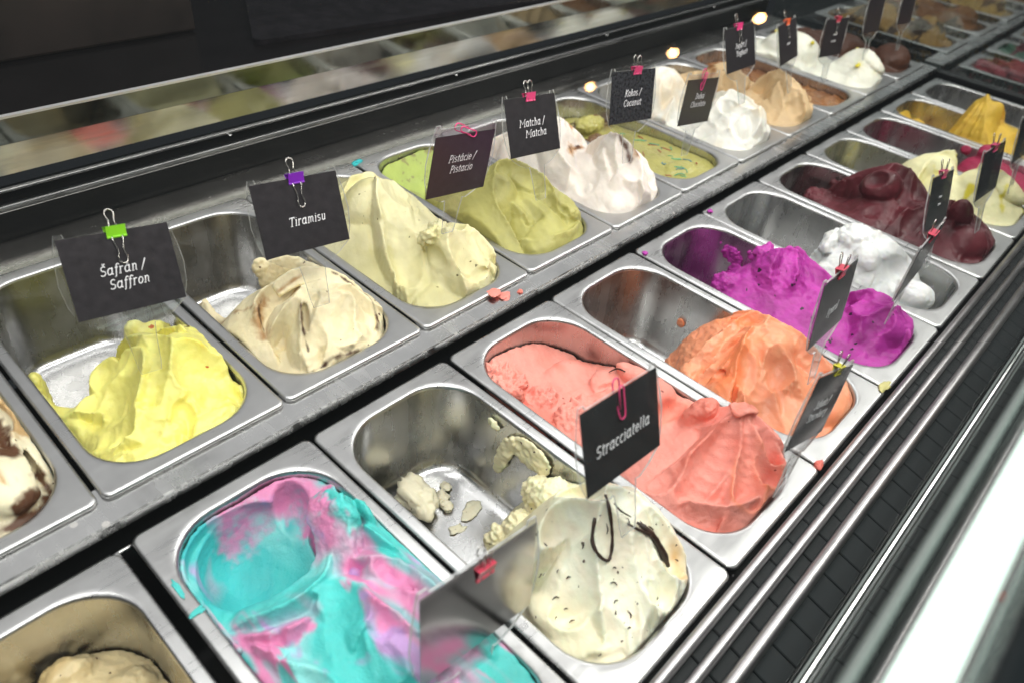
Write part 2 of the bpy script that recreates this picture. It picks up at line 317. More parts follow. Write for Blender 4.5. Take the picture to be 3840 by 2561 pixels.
# back counter: smoked sheet, dark wooden box
def rsheet(pts, r, z0, z1, n=6):
    out = []
    N = len(pts)
    for i in range(N):
        p, a, c = Vector(pts[i]), Vector(pts[i - 1]), Vector(pts[(i + 1) % N])
        u = (a - p).normalized(); w = (c - p).normalized()
        for k in range(n + 1):
            t = k / n; out.append(p + u * r * (1 - t) ** 2 + w * r * t ** 2)
    v = [(q.x, q.y, z0) for q in out] + [(q.x, q.y, z1) for q in out]; m = len(out)
    return v, [(i, (i + 1) % m, m + (i + 1) % m, m + i) for i in range(m)] + [tuple(range(m - 1, -1, -1)), tuple(range(m, 2 * m))]
b = MB(); b.add(*rsheet([(.655, .925), (1.42, .86), (1.55, 1.25), (.83, 1.25)], .018, .1315, .139))
tag(b.build('acrylic_sheet', M['smoke']), 'smoked acrylic sheet with rounded corners lying on the black counter', 'sheet')
b = MB(); b.box(.30, .62, 1.02, 1.30, .132, .26); bx = bevelled(b.build('wooden_box', M['wood']), .004); tag(bx, 'dark brown wooden box at the back of the black counter', 'box')

# ------------------------------------------------------------------ pans
def rrect(hx, y0, y1, r, z, n=9):
    pts = []
    for cx, cy, a0 in ((hx - r, y0 + r, -90), (hx - r, y1 - r, 0), (-hx + r, y1 - r, 90), (-hx + r, y0 + r, 180)):
        for k in range(n + 1):
            a = math.radians(a0 + 90 * k / n); pts.append((cx + r * math.cos(a), cy + r * math.sin(a), z))
    return pts
def loft(loops, cap=False):
    n = len(loops[0]); v = [p for l in loops for p in l]; f = []
    for i in range(len(loops) - 1):
        for k in range(n): f.append((i * n + k, i * n + (k + 1) % n, (i + 1) * n + (k + 1) % n, (i + 1) * n + k))
    if cap:
        o = (len(loops) - 1) * n; c = [sum(v[o + k][j] for k in range(n)) / n for j in range(3)]; v.append(tuple(c))
        for k in range(n): f.append((o + k, o + (k + 1) % n, len(v) - 1))
    return v, f
def mm(l): return [tuple(c / 1000 for c in p) for p in l]
HW, YL = 83.4, 355.
rimL = [rrect(HW - 1.2, 1.2, YL - 1.2, 7, -4.5), rrect(HW, 0, YL, 8, -3.8), rrect(HW, 0, YL, 8, -2.2), rrect(HW - .8, .8, YL - .8, 7.4, -.8), rrect(HW - 2.6, 2.6, YL - 2.6, 6.4, 0),
        rrect(HW - 3.4, 3.4, YL - 3.4, 6.2, 0), rrect(75.5, 12.0, YL - 13.5, 44, .15), rrect(73.6, 14.0, YL - 15.5, 47, .15), rrect(72.3, 15.2, YL - 16.8, 48, -.5), rrect(71.4, 16.1, YL - 17.7, 48, -1.8), rrect(71.0, 16.5, YL - 18.2, 48, -4)]
basL = [rrect(71.0, 16.5, YL - 18.2, 48, -4), rrect(70.6, 17.0, YL - 18.8, 48, -14), rrect(69.0, 18.6, YL - 20.4, 47, -55), rrect(67.0, 20.6, YL - 22.6, 45, -92), rrect(65.6, 22.0, YL - 24, 43, -103), rrect(62.5, 25.1, YL - 27, 40, -110), rrect(57.5, 30, YL - 32, 36, -114.2), rrect(50, 37.5, YL - 40, 30, -116), rrect(30, 60, YL - 62, 20, -116.4)]
me_rim = mesh('rim', *loft([mm(l) for l in rimL]), smooth=True); me_bas = mesh('basin', *loft([mm(l) for l in basL], True), smooth=True)
me_rim.materials.append(M['pan']); me_bas.materials.append(M['basin'])
def pan(row, k, label, dx=0., dy=0., dz=0., rz=0.):
    z = (BZ if row == 'B' else 0.) + dz; y = (BY if row == 'B' else 0.) + dy
    t = empty('food_pan', ((k + .5) * P + dx, y, z), (0, 0, math.radians(rz))); tag(t, label, 'pan', 'steel pans of the display')
    link('rim', me_rim, t); link('basin', me_bas, t); return t
# ------------------------------------------------------------------ sculpting kit: signed distances on a grid, meshed with surface nets
def tps(pts):
    """thin-plate height surface through control points (x, y, z), millimetres"""
    A = np.array(pts, float); x, y, z = A.T; n = len(A)
    r2 = (x[:, None] - x) ** 2 + (y[:, None] - y) ** 2
    K = r2 * np.log(r2 + 1e-9) * .5; K[np.diag_indices(n)] = 60.
    Pm = np.c_[np.ones(n), x, y]; S = np.block([[K, Pm], [Pm.T, np.zeros((3, 3))]])
    w = np.linalg.solve(S, np.r_[z, 0, 0, 0])
    gx = np.arange(-84, 85, 3.); gy = np.arange(0, 361, 3.); X, Y = np.meshgrid(gx, gy, indexing='ij'); H = w[n] + w[n + 1] * X + w[n + 2] * Y
    for i in range(n):
        r2 = (X - x[i]) ** 2 + (Y - y[i]) ** 2; H += w[i] * r2 * np.log(r2 + 1e-9) * .5
    def f(px, py):
        a = np.clip((px + 84) / 3, 0, len(gx) - 1.001); b = np.clip(py / 3, 0, len(gy) - 1.001)
        i = a.astype(np.int32); j = b.astype(np.int32); a = a - i; b = b - j
        return (H[i, j] * (1 - a) + H[i + 1, j] * a) * (1 - b) + (H[i, j + 1] * (1 - a) + H[i + 1, j + 1] * a) * b
    return f
_T = np.random.default_rng(11).uniform(-1, 1, (32, 32, 32)).astype(np.float32)
def vnoise(p, scale, off=0.):
    q = p / scale + off; i = np.floor(q).astype(np.int64); f = (q - i).astype(np.float32); f = f * f * f * (f * (f * 6 - 15) + 10)
    r = 0
    for a in (0, 1):
        for b in (0, 1):
            for c in (0, 1):
                w = (f[..., 0] if a else 1 - f[..., 0]) * (f[..., 1] if b else 1 - f[..., 1]) * (f[..., 2] if c else 1 - f[..., 2])
                r = r + w * _T[(i[..., 0] + a) % 32, (i[..., 1] + b) % 32, (i[..., 2] + c) % 32]
    return r
def fbm(p, scale, oct=3, off=0., gain=.5):
    r = 0; a = 1.
    for o in range(oct): r = r + a * vnoise(p, scale / 2 ** o, off + 7.3 * o); a *= gain
    return r
def bspl(n, m):
    """cubic b-spline weights from m lattice points onto n samples"""
    t = np.linspace(0, m - 3.001, n); i = t.astype(int); f = t - i; Wm = np.zeros((n, m), np.float32); a = np.arange(n)
    Wm[a, i] = (1 - f) ** 3 / 6; Wm[a, i + 1] = (3 * f ** 3 - 6 * f ** 2 + 4) / 6; Wm[a, i + 2] = (-3 * f ** 3 + 3 * f ** 2 + 3 * f + 1) / 6
    k = np.minimum(i + 3, m - 1); Wm[a, k] += f ** 3 / 6; return Wm
def gnoise(shape, ext, lam, rs):
    ms = [max(5, int(e / lam) + 4) for e in ext]; A = rs.uniform(-1.7, 1.7, ms).astype(np.float32)
    A = np.tensordot(bspl(shape[0], ms[0]), A, (1, 0)); A = np.tensordot(A, bspl(shape[1], ms[1]), (1, 1)); A = np.tensordot(A, bspl(shape[2], ms[2]), (1, 1))
    return A
def smin(a, b, k):
    h = np.clip(.5 + .5 * (b - a) / k, 0, 1); return b + (a - b) * h - k * h * (1 - h)
def smax(a, b, k): return -smin(-a, -b, k)
def rotm(rz=0, rx=0, ry=0):
    return np.array(Matrix.Rotation(math.radians(rz), 3, 'Z') @ Matrix.Rotation(math.radians(ry), 3, 'Y') @ Matrix.Rotation(math.radians(rx), 3, 'X')).T
class Prim:
    hf = None
    def __init__(s, fn, lo, hi, k=6., op='+', col=0, rough=0.): s.fn, s.lo, s.hi, s.k, s.op, s.col, s.rough = fn, np.array(lo, float), np.array(hi, float), k, op, col, rough
def E(c, r, rot=(0, 0, 0), k=5., op='+', col=0, rough=0.):
    c = np.array(c, float); r = np.array(r, float); R = rotm(*rot); m = max(r)
    def fn(x, y, z):
        dx, dy, dz = x - c[0], y - c[1], z - c[2]
        a = (R[0, 0] * dx + R[0, 1] * dy + R[0, 2] * dz) / r[0]; b = (R[1, 0] * dx + R[1, 1] * dy + R[1, 2] * dz) / r[1]; d = (R[2, 0] * dx + R[2, 1] * dy + R[2, 2] * dz) / r[2]
        k0 = np.sqrt(a * a + b * b + d * d) + 1e-6; k1 = np.sqrt((a / r[0]) ** 2 + (b / r[1]) ** 2 + (d / r[2]) ** 2) + 1e-6
        return k0 * (k0 - 1) / k1
    return Prim(fn, c - m, c + m, k, op, col, rough)
def S(c, r, rot=(0, 0, 0), k=2., col=None, rough=0.): return E(c, r, rot, k, '-', col, rough)
def smooth_path(pts, n=5):
    p = [np.array(q, float) for q in pts]
    if len(p) < 3: return p
    out = []
    for i in range(len(p) - 1):
        a, b, c, d = p[max(i - 1, 0)], p[i], p[i + 1], p[min(i + 2, len(p) - 1)]
        for t in np.arange(n) / n: out.append(.5 * (2 * b + (c - a) * t + (2 * a - 5 * b + 4 * c - d) * t * t + (3 * b - a - 3 * c + d) * t ** 3))
    return out + [p[-1]]
def Rope(pts, k=5., op='+', col=0, rough=0., n=4):
    """tapered rope through (x, y, z, radius)"""
    p = smooth_path(pts, n); rm = max(q[3] for q in p)
    def fn(x, y, z):
        best = None
        for a, b in zip(p[:-1], p[1:]):
            ab = b[:3] - a[:3]; L2 = ab @ ab + 1e-9
            t = np.clip(((x - a[0]) * ab[0] + (y - a[1]) * ab[1] + (z - a[2]) * ab[2]) / L2, 0, 1)
            d = np.sqrt((x - a[0] - t * ab[0]) ** 2 + (y - a[1] - t * ab[1]) ** 2 + (z - a[2] - t * ab[2]) ** 2) - (a[3] + t * (b[3] - a[3]))
            best = d if best is None else np.minimum(best, d)
        return best
    q = np.array([a[:3] for a in p]); return Prim(fn, q.min(0) - rm, q.max(0) + rm, k, op, col, rough)
def C(pts, k=2.2, op='+', col=0, rough=0., n=4, p=.80, asym=1.6, drop=1.8, cut=2.2):
    """spatula crest: a sharp crest line through (x, y, z, reach) whose flanks fall away hollow, steeper on one side"""
    k = min(k, 3.)
    q = smooth_path(pts, n); fa, fb = (asym, .7) if int(abs(pts[0][0]) * 7 + abs(pts[-1][1])) % 2 else (.7, asym)
    def hf(x, y):
        best = None
        for a, b in zip(q[:-1], q[1:]):
            ab = b[:2] - a[:2]; L2 = ab @ ab + 1e-6; dx = x - a[0]; dy = y - a[1]
            t = np.clip((dx * ab[0] + dy * ab[1]) / L2, 0, 1); r = a[3] + t * (b[3] - a[3])
            d = np.sqrt((dx - t * ab[0]) ** 2 + (dy - t * ab[1]) ** 2) * np.where(ab[0] * dy - ab[1] * dx > 0, fa, fb)
            h = a[2] + t * (b[2] - a[2]) + r * .8 - drop * r * ((d * d + 1.) ** (p * .5) - 1.) / (2 * r) ** p - .05 * np.maximum(d - cut * r, 0) ** 2
            best = h if best is None else np.maximum(best, h)
        return best
    pm = Prim(lambda x, y, z: (z - hf(x, y)) * .7, (-90, -5, -130), (90, 365, 110), k, op, col, rough); pm.hf = hf; return pm
def Tr(pts, R=14., k=1.2, col=None, rough=0., n=5, w=None):
    """drag of a spatula: a smooth hollow of radius R along (x, y, z), with crisp edges where it leaves the mass"""
    q = smooth_path([(*a[:3], a[3] if len(a) > 3 else R) for a in pts], n)
    def hf(x, y):
        best = None
        for i, (a, b) in enumerate(zip(q[:-1], q[1:])):
            ab = b[:2] - a[:2]; L2 = ab @ ab + 1e-6; dx = x - a[0]; dy = y - a[1]
            t = np.clip((dx * ab[0] + dy * ab[1]) / L2, 0, 1)
            d2 = (dx - t * ab[0]) ** 2 + (dy - t * ab[1]) ** 2; h = a[2] + t * (b[2] - a[2]) + d2 / (2 * (a[3] + t * (b[3] - a[3])))
            best = h if best is None else np.minimum(best, h)
        return best
    pm = Prim(lambda x, y, z: np.abs(z - hf(x, y)) * .7, (-90, -5, -130), (90, 365, 110), k, 't', col, rough); pm.hf = hf; return pm
def D2(c, r, rz=0., k=4., col=0, rough=0., tilt=(0., 0.)):
    """dome laid on from above, so later drags can cut into it"""
    a = math.radians(rz)
    def hf(x, y):
        u = (x - c[0]) * math.cos(a) + (y - c[1]) * math.sin(a); v = -(x - c[0]) * math.sin(a) + (y - c[1]) * math.cos(a)
        q = (u / r[0]) ** 2 + (v / r[1]) ** 2
        return c[2] + r[2] * np.sqrt(np.maximum(1 - q, 0)) - 50 * np.maximum(np.sqrt(q) - 1, 0) + tilt[0] * u + tilt[1] * v
    pm = Prim(lambda x, y, z: (z - hf(x, y)) * .7, (-90, -5, -130), (90, 365, 110), k, '+', col, rough); pm.hf = hf; return pm
class Film:
    """thin layer left sticking to the pan wall behind y0 and below ztop"""
    def __init__(s, y0, ztop, t=1.3, noise=10.): s.y0, s.zt, s.t, s.noise = y0, ztop, t, noise
def Rb(pts, wd, T, k=4., op='+', col=0, rough=0., n=4):
    """folded sheet: path through (x, y, z, half width), width direction wd, half thickness T"""
    p = smooth_path(pts, n); rm = max(q[3] for q in p) + T; wd = np.array(wd, float)
    def fn(x, y, z):
        best = None
        for a, b in zip(p[:-1], p[1:]):
            ab = b[:3] - a[:3]; L = np.linalg.norm(ab) + 1e-9; u = ab / L
            w = wd - u * (wd @ u); w /= np.linalg.norm(w) + 1e-9; v = np.cross(u, w)
            dx, dy, dz = x - a[0], y - a[1], z - a[2]
            s = dx * u[0] + dy * u[1] + dz * u[2]; t = np.clip(s / L, 0, 1); W_ = a[3] + t * (b[3] - a[3])
            cu = np.maximum(np.abs(s - L * .5) - L * .5, 0); cw = np.maximum(np.abs(dx * w[0] + dy * w[1] + dz * w[2]) - W_, 0); cv = dx * v[0] + dy * v[1] + dz * v[2]
            d = np.sqrt(cu * cu + cw * cw + cv * cv) - T
            best = d if best is None else np.minimum(best, d)
        return best
    q = np.array([a[:3] for a in p]); return Prim(fn, q.min(0) - rm, q.max(0) + rm, k, op, col, rough)
def Hf(pts, k=8., col=0, rough=0., fold=None):
    """body given as a height surface; fold=(amp, wavelength, angle, seed) lays it in overlapping spatula strokes"""
    f = tps(pts)
    def hf(x, y):
        h = f(x, y)
        if fold:
            for am, lam, ang, sd in (fold if isinstance(fold, list) else [fold]):
                a = math.radians(ang); rs = np.random.default_rng(sd); p1, p2 = rs.uniform(0, 6.28, 2)
                ph = (x * math.cos(a) + y * math.sin(a)) / lam + .55 * np.sin((x * -math.sin(a) + y * math.cos(a)) / (lam * 1.5) + p1) + .3 * np.sin((x + y) / (lam * 1.1) + p2)
                s = ph - np.floor(ph); g = np.where(s < .84, (s / .84) ** 1.4, (1 - s) / .16); h = h + am * (g - .45)
        return h
    pm = Prim(lambda x, y, z: (z - hf(x, y)) * .7, (-90, -5, -130), (90, 365, 110), k, '+', col, rough); pm.hf = hf; return pm
def Sw(c, r, turns, amp, hgt, k=8., col=0, rough=0., tw=1.):
    """swirled cone: spiral ledges winding up to a tip"""
    c = np.array(c, float)
    def fn(x, y, z):
        dx, dy, dz = x - c[0], (y - c[1]), z - c[2]; rr = np.sqrt(dx * dx + (dy * r / (r * 1.15)) ** 2) + 1e-3; th = np.arctan2(dy, dx) / 6.2832
        t = np.clip(dz / hgt, -1.2, 1.); R0 = r * np.sqrt(np.clip(1 - np.clip(t, 0, 1) ** 1.5, .0, 1))
        ph = th * tw + t * turns; s = ph - np.floor(ph); g = np.sin(np.pi * s ** .8) ** .8
        d = (rr - R0 - amp * (g - .5) * np.clip(1.2 - t, .2, 1)) * .6
        return np.maximum(d, (dz - hgt) * .6)
    return Prim(fn, c - np.array([r + 14, r + 14, 90]), c + np.array([r + 14, r + 14, hgt + 8]), k, '+', col, rough)
class Paint:
    """pigment only: a ripple of sauce or colour that runs through the mass"""
    def __init__(s, pts, r, col, edge=1.2, noise=2., seed=0): s.pr = Rope([(q[0], q[1], 0., r) for q in pts]); s.col, s.edge, s.noise, s.seed = col, edge, noise, seed
def pan_sd(x, y, z):
    zc = np.minimum(z, 0); hw = 71.0 + zc * .044; hy = 160.2 + zc * .048; cy = 176.6; r = np.minimum(47., hw - 2)
    qx = np.abs(x) - hw + r; qy = np.abs(y - cy) - hy + r
    d = np.sqrt(np.maximum(qx, 0) ** 2 + np.maximum(qy, 0) ** 2) + np.minimum(np.maximum(qx, qy), 0) - r
    return smax(d + .7, -(z + 114.5), 14.)
_EDGES = [((0, 0, 0), (1, 0, 0)), ((0, 1, 0), (1, 1, 0)), ((0, 0, 1), (1, 0, 1)), ((0, 1, 1), (1, 1, 1)), ((0, 0, 0), (0, 1, 0)), ((1, 0, 0), (1, 1, 0)), ((0, 0, 1), (0, 1, 1)), ((1, 0, 1), (1, 1, 1)), ((0, 0, 0), (0, 0, 1)), ((1, 0, 0), (1, 0, 1)), ((0, 1, 0), (0, 1, 1)), ((1, 1, 0), (1, 1, 1))]
def surfnet(D, org, h):
    s = D < 0; nx, ny, nz = D.shape
    cnt = np.zeros((nx - 1, ny - 1, nz - 1), np.int8)
    for a in (0, 1):
        for b in (0, 1):
            for c in (0, 1): cnt += s[a:nx - 1 + a, b:ny - 1 + b, c:nz - 1 + c]
    act = (cnt > 0) & (cnt < 8); I, J, K = np.nonzero(act); n = len(I); idx = np.full(act.shape, -1, np.int32); idx[I, J, K] = np.arange(n)
    acc = np.zeros((n, 3), np.float32); num = np.zeros(n, np.float32)
    for o0, o1 in _EDGES:
        d0 = D[I + o0[0], J + o0[1], K + o0[2]]; d1 = D[I + o1[0], J + o1[1], K + o1[2]]; cr = (d0 < 0) != (d1 < 0)
        t = np.where(cr, d0 / np.where(cr, d0 - d1, 1), 0)
        for ax in range(3): acc[:, ax] += np.where(cr, o0[ax] + t * (o1[ax] - o0[ax]), 0)
        num += cr
    V = (np.c_[I, J, K] + acc / num[:, None]) * h + np.array(org); F = []
    for ax in range(3):
        A = np.moveaxis(s, ax, 0); X = np.moveaxis(idx, ax, 0); ch = A[1:] != A[:-1]; ch[:, 0, :] = ch[:, :, 0] = False; ch[:, -1, :] = ch[:, :, -1] = False
        a, b, c = np.nonzero(ch); q = np.c_[X[a, b - 1, c - 1], X[a, b, c - 1], X[a, b, c], X[a, b - 1, c]]
        flip = A[a, b, c] if ax != 1 else ~A[a, b, c]
        q[~flip] = q[~flip][:, ::-1]; F.append(q)
    F = np.concatenate(F); return V, F[(F >= 0).all(1)]
def np_mesh(name, V, F, cols=None):
    me = bpy.data.meshes.new(name); me.vertices.add(len(V)); me.vertices.foreach_set('co', np.ascontiguousarray(V, np.float32).ravel())
    k = F.shape[1]; me.loops.add(F.size); me.loops.foreach_set('vertex_index', np.ascontiguousarray(F, np.int32).ravel())
    me.polygons.add(len(F)); me.polygons.foreach_set('loop_start', np.arange(0, F.size, k, dtype=np.int32)); me.polygons.foreach_set('use_smooth', np.ones(len(F), bool))
    me.update(calc_edges=True)
    if cols is not None:
        at = me.color_attributes.new('pigment', 'FLOAT_COLOR', 'POINT'); at.data.foreach_set('color', np.c_[cols, np.ones(len(cols))].astype(np.float32).ravel())
    return me
def normals(V, F):
    n = np.cross(V[F[:, 2]] - V[F[:, 0]], V[F[:, 3]] - V[F[:, 1]]); N = np.zeros_like(V)
    for i in range(4): np.add.at(N, F[:, i], n)
    return N / (np.linalg.norm(N, axis=1)[:, None] + 1e-9)
def sculpt(prims, pal, paints=(), h=1.8, warp=(5., 55., 1.6, 17.), seed=1, disp=(.5, 9.), rough=(1.6, 5.), clip=True, marble=None, zmax=100, box=None, smear=(.24, 60.), crumb=.8, strokes=None, film=None, lift=(), sharp=.6):
    """returns vertices (mm), faces, colours"""
    lo = np.array([-74., 8., -119.]); hi = np.array([74., 347., zmax])
    if box is not None: lo, hi = np.array(box[0], float), np.array(box[1], float)
    else:   # trim to what the primitives reach
        pl = np.min([p.lo - 8 for p in prims if p.op == '+'], 0); ph = np.max([p.hi + 8 for p in prims if p.op == '+'], 0); lo = np.maximum(lo, pl); hi = np.minimum(hi, ph)
    ax = [np.arange(lo[i], hi[i] + h, h, dtype=np.float32) for i in range(3)]; shp = tuple(len(a) for a in ax); ext = hi - lo
    X, Y, Z = np.meshgrid(*ax, indexing='ij'); rs = np.random.default_rng(seed)
    Wp = [sum(a * gnoise(shp, ext, l, rs) for a, l in ((warp[0], warp[1]), (warp[2], warp[3]))) for _ in range(3)]
    def lf(x, y):
        r = 0.
        for cx, cy, sx, sy, dz in lift: r = r + dz * np.exp(-.5 * (((x - cx) / sx) ** 2 + ((y - cy) / sy) ** 2))
        return r
    XW, YW, ZW = X + Wp[0], Y + Wp[1], Z + Wp[2] * .8
    if len(lift): ZW = ZW - lf(X[:, :, :1], Y[:, :, :1]).astype(np.float32)
    D = np.full(shp, 60., np.float32)
    hp = [p for p in prims if p.hf is not None]
    if hp:      # everything laid down from above goes into one height map first
        gx = np.arange(-84., 84.5, 1.); gy = np.arange(0., 360.5, 1.); HX, HY = np.meshgrid(gx, gy, indexing='ij'); H = np.full(HX.shape, -220.)
        for p in hp: H = smax(H, p.hf(HX, HY), p.k) if p.op != 't' else smin(H, p.hf(HX, HY), p.k)
        if strokes:
            n_, ang, spread, amp, (yl, yh) = strokes; amp = amp * 1.5; sr = np.random.default_rng(seed + 77)
            for _ in range(n_):
                x0, y0 = sr.uniform(-58, 58), sr.uniform(yl, yh); an = math.radians(ang + sr.normal(0, spread)); L_ = sr.uniform(16, 46); cvv = sr.uniform(-.5, .5); pt = []
                for j in range(4):
                    xx = x0 + L_ * (j / 3 - .5) * math.cos(an + cvv * (j / 3 - .5)); yy = y0 + L_ * (j / 3 - .5) * math.sin(an + cvv * (j / 3 - .5))
                    hh = H[int(np.clip(xx + 84, 0, 168)), int(np.clip(yy, 0, 360))]; pt.append((xx, yy, hh + amp * sr.uniform(.2, 1.) * (1 - .6 * abs(j / 1.5 - 1)), sr.uniform(3., 6.)))
                if max(q[2] for q in pt) - min(q[2] for q in pt) > 30 or min(q[2] for q in pt) < -75: continue
                wd = sr.uniform(12, 30); dp = amp * sr.uniform(.5, 1.); nx_, ny_ = -math.sin(an) * wd * .55, math.cos(an) * wd * .55; sg = sr.choice([-1, 1])
                H = smin(H, Tr([(q[0], q[1], q[2] - dp * (1 if 0 < i_ < 3 else .1)) for i_, q in enumerate(pt)], wd * wd / (8 * dp), n=2).hf(HX, HY), 1.)
                H = smax(H, C([(q[0] + sg * nx_, q[1] + sg * ny_, H[int(np.clip(q[0] + sg * nx_ + 84, 0, 168)), int(np.clip(q[1] + sg * ny_, 0, 360))] + dp * (.15 if 0 < i_ < 3 else -.5) - 2., 3.) for i_, q in enumerate(pt)], asym=1.8, cut=1.5, n=2).hf(HX, HY), 1.2)
        Hc = np.maximum(H, -60)     # crisper crests and creases
        for sg_, am_ in ((7., sharp), (3., sharp * .5)):
            kx = np.exp(-.5 * (np.arange(-20, 21) / sg_) ** 2); kx /= kx.sum(); Hp = np.pad(Hc, 20, mode='edge')
            Hb = sum(w_ * Hp[i_:i_ + Hc.shape[0], :] for i_, w_ in enumerate(kx)); Hb = sum(w_ * Hb[:, i_:i_ + Hc.shape[1]] for i_, w_ in enumerate(kx))
            H = H + am_ * np.clip(Hc - Hb, -6, 5) * (H > -58)
        a_ = np.clip(XW + 84, 0, 167.99); b_ = np.clip(YW, 0, 359.99); i_ = a_.astype(np.int32); j_ = b_.astype(np.int32); a_ -= i_; b_ -= j_; H = H.astype(np.float32)
        D = (ZW - ((H[i_, j_] * (1 - a_) + H[i_ + 1, j_] * a_) * (1 - b_) + (H[i_, j_ + 1] * (1 - a_) + H[i_ + 1, j_ + 1] * a_) * b_)) * .66
        del a_, b_, i_, j_
    for p in prims:
        if p.hf is not None: continue
        mg = np.array([p.k + warp[0] * 1.8 + 6] * 3) ; mg2 = mg + np.array([0, 0, max([q[4] for q in lift], default=0)]); sl = []
        for i in range(3):
            a = int(np.clip((p.lo[i] - mg[i] - lo[i]) / h, 0, shp[i])); b = int(np.clip((p.hi[i] + mg2[i] - lo[i]) / h + 1, 0, shp[i])); sl.append(slice(a, b))
        sl = tuple(sl)
        if any(q.stop <= q.start for q in sl): continue
        d = p.fn(XW[sl], YW[sl], ZW[sl]).astype(np.float32)
        D[sl] = smin(D[sl], d, p.k) if p.op == '+' else smax(D[sl], -d, p.k)
    if clip: D = smax(D, pan_sd(X, Y, Z), 2.)
    if film is not None: D = np.minimum(D, np.maximum(np.maximum(np.abs(pan_sd(X, Y, Z) + film.t * .6) - film.t, Z + Wp[0] * film.noise * .2 - film.zt), film.y0 - Y + Wp[1] * film.noise * .2))
    for i in range(3):
        e = [slice(None)] * 3; e[i] = 0; D[tuple(e)] = np.maximum(D[tuple(e)], 1); e[i] = -1; D[tuple(e)] = np.maximum(D[tuple(e)], 1)
    V, F = surfnet(D, lo, h); N = normals(V, F)
    Wv = np.stack([vnoise_grid(w, V, lo, h) for w in Wp], 1); Vw = V + Wv * np.array([1, 1, .8])
    if len(lift): Vw[:, 2] -= lf(V[:, 0], V[:, 1])
    wt = []; cols = np.zeros((len(V), 3)); rg = np.zeros(len(V)); tot = np.full(len(V), 1e-9)
    for p in prims:
        if p.col is None: continue
        d = p.fn(Vw[:, 0], Vw[:, 1], Vw[:, 2]); w = np.exp(-np.clip(np.abs(d) if p.op != '+' else d, -2, 40) / 2.2)
        cols += w[:, None] * np.array(pal[p.col]); rg += w * p.rough; tot += w
    cols /= tot[:, None]; rg /= tot
    if marble is not None:   # (colour index, scale, threshold, softness, stretch vector, mask function)
        for ci, sc, th, so, st, mf in marble:
            n = fbm(Vw * np.array(st) + 12 * np.stack([vnoise(Vw, 34, 3.1), vnoise(Vw, 34, 9.7), vnoise(Vw, 34, 5.5)], 1), sc, 3, ci * 5.1 + seed)
            a = np.clip((n - th) / so + .5, 0, 1)
            if mf is not None: a = a * np.clip(mf(V[:, 0], V[:, 1], V[:, 2]), 0, 1)
            cols = cols * (1 - a[:, None]) + a[:, None] * np.array(pal[ci])
    for q in paints:
        d = q.pr.fn(V[:, 0], V[:, 1], V[:, 2] * 0) + q.noise * fbm(V, 7, 3, q.seed)
        a = np.clip(.5 - d / q.edge * .5, 0, 1); cols = cols * (1 - a[:, None]) + a[:, None] * np.array(pal[q.col])
    # torn, crumbly crests and drag marks of the spatula
    av = np.zeros_like(V); cn = np.zeros(len(V))
    for a in range(4): np.add.at(av, F[:, a], V[F[:, (a + 1) % 4]]); np.add.at(cn, F[:, a], 1)
    cv = np.clip(((V - av / np.maximum(cn, 1)[:, None]) * N).sum(1) / (h * .12), 0, 1)
    for _ in range(2):
        c2 = np.zeros(len(V)); 
        for a in range(4): np.add.at(c2, F[:, a], cv[F[:, (a + 1) % 4]])
        cv = np.maximum(cv * .6, c2 / np.maximum(cn, 1))
    a0 = math.radians(smear[1]); U = np.stack([(V[:, 0] * math.cos(a0) + V[:, 1] * math.sin(a0)) * .16, (-V[:, 0] * math.sin(a0) + V[:, 1] * math.cos(a0)), V[:, 2] * .8], 1) + 5 * np.stack([vnoise(V, 40, 1.7)] * 3, 1)
    sm = fbm(U, 4.5, 2, seed + 9); cols = np.clip(cols * (1 + .07 * fbm(U, 9., 2, seed + 21) + .05 * vnoise(V, 26, 4.4) + .05 * cv)[:, None], 0, .92)
    V = V + N * (smear[0] * sm)[:, None] + N * (crumb * cv * (fbm(V, 4.5, 2, seed + 5) + .2))[:, None]
    V = V + N * (disp[0] * fbm(V, disp[1], 3, seed))[:, None] + N * (rg * rough[0] * (fbm(V, rough[1], 3, seed + 3, .6) + .25 * np.abs(vnoise(V, 2.2, seed))))[:, None]
    return V, F, cols
def vnoise_grid(A, V, lo, h):
    q = (V - lo) / h; i = np.clip(np.floor(q).astype(int), 0, np.array(A.shape) - 2); f = q - i; r = 0
    for a in (0, 1):
        for b in (0, 1):
            for c in (0, 1):
                r = r + (f[:, 0] if a else 1 - f[:, 0]) * (f[:, 1] if b else 1 - f[:, 1]) * (f[:, 2] if c else 1 - f[:, 2]) * A[i[:, 0] + a, i[:, 1] + b, i[:, 2] + c]
    return r
GEL = {}
def gelato(row, k, label, prims, pal, m, **kw):
    V, F, cols = sculpt(prims, [lin(c) if isinstance(c, str) else c for c in pal], **kw)
    me = np_mesh('gelato', V / 1000, F, cols); me.materials.append(m)
    o = bpy.data.objects.new('ice_cream', me); COL.objects.link(o); o.location = ((k + .5) * P, BY if row == 'B' else 0., BZ if row == 'B' else 0.)
    tag(o, label, 'ice cream'); GEL[(row, k)] = (o, V); return o
def top(row, k, x, y, rad=3.5):
    V = GEL[(row, k)][1]; d = (V[:, 0] - x) ** 2 + (V[:, 1] - y) ** 2; s = d < rad * rad
    return float(V[s, 2].max()) if s.any() else -20.
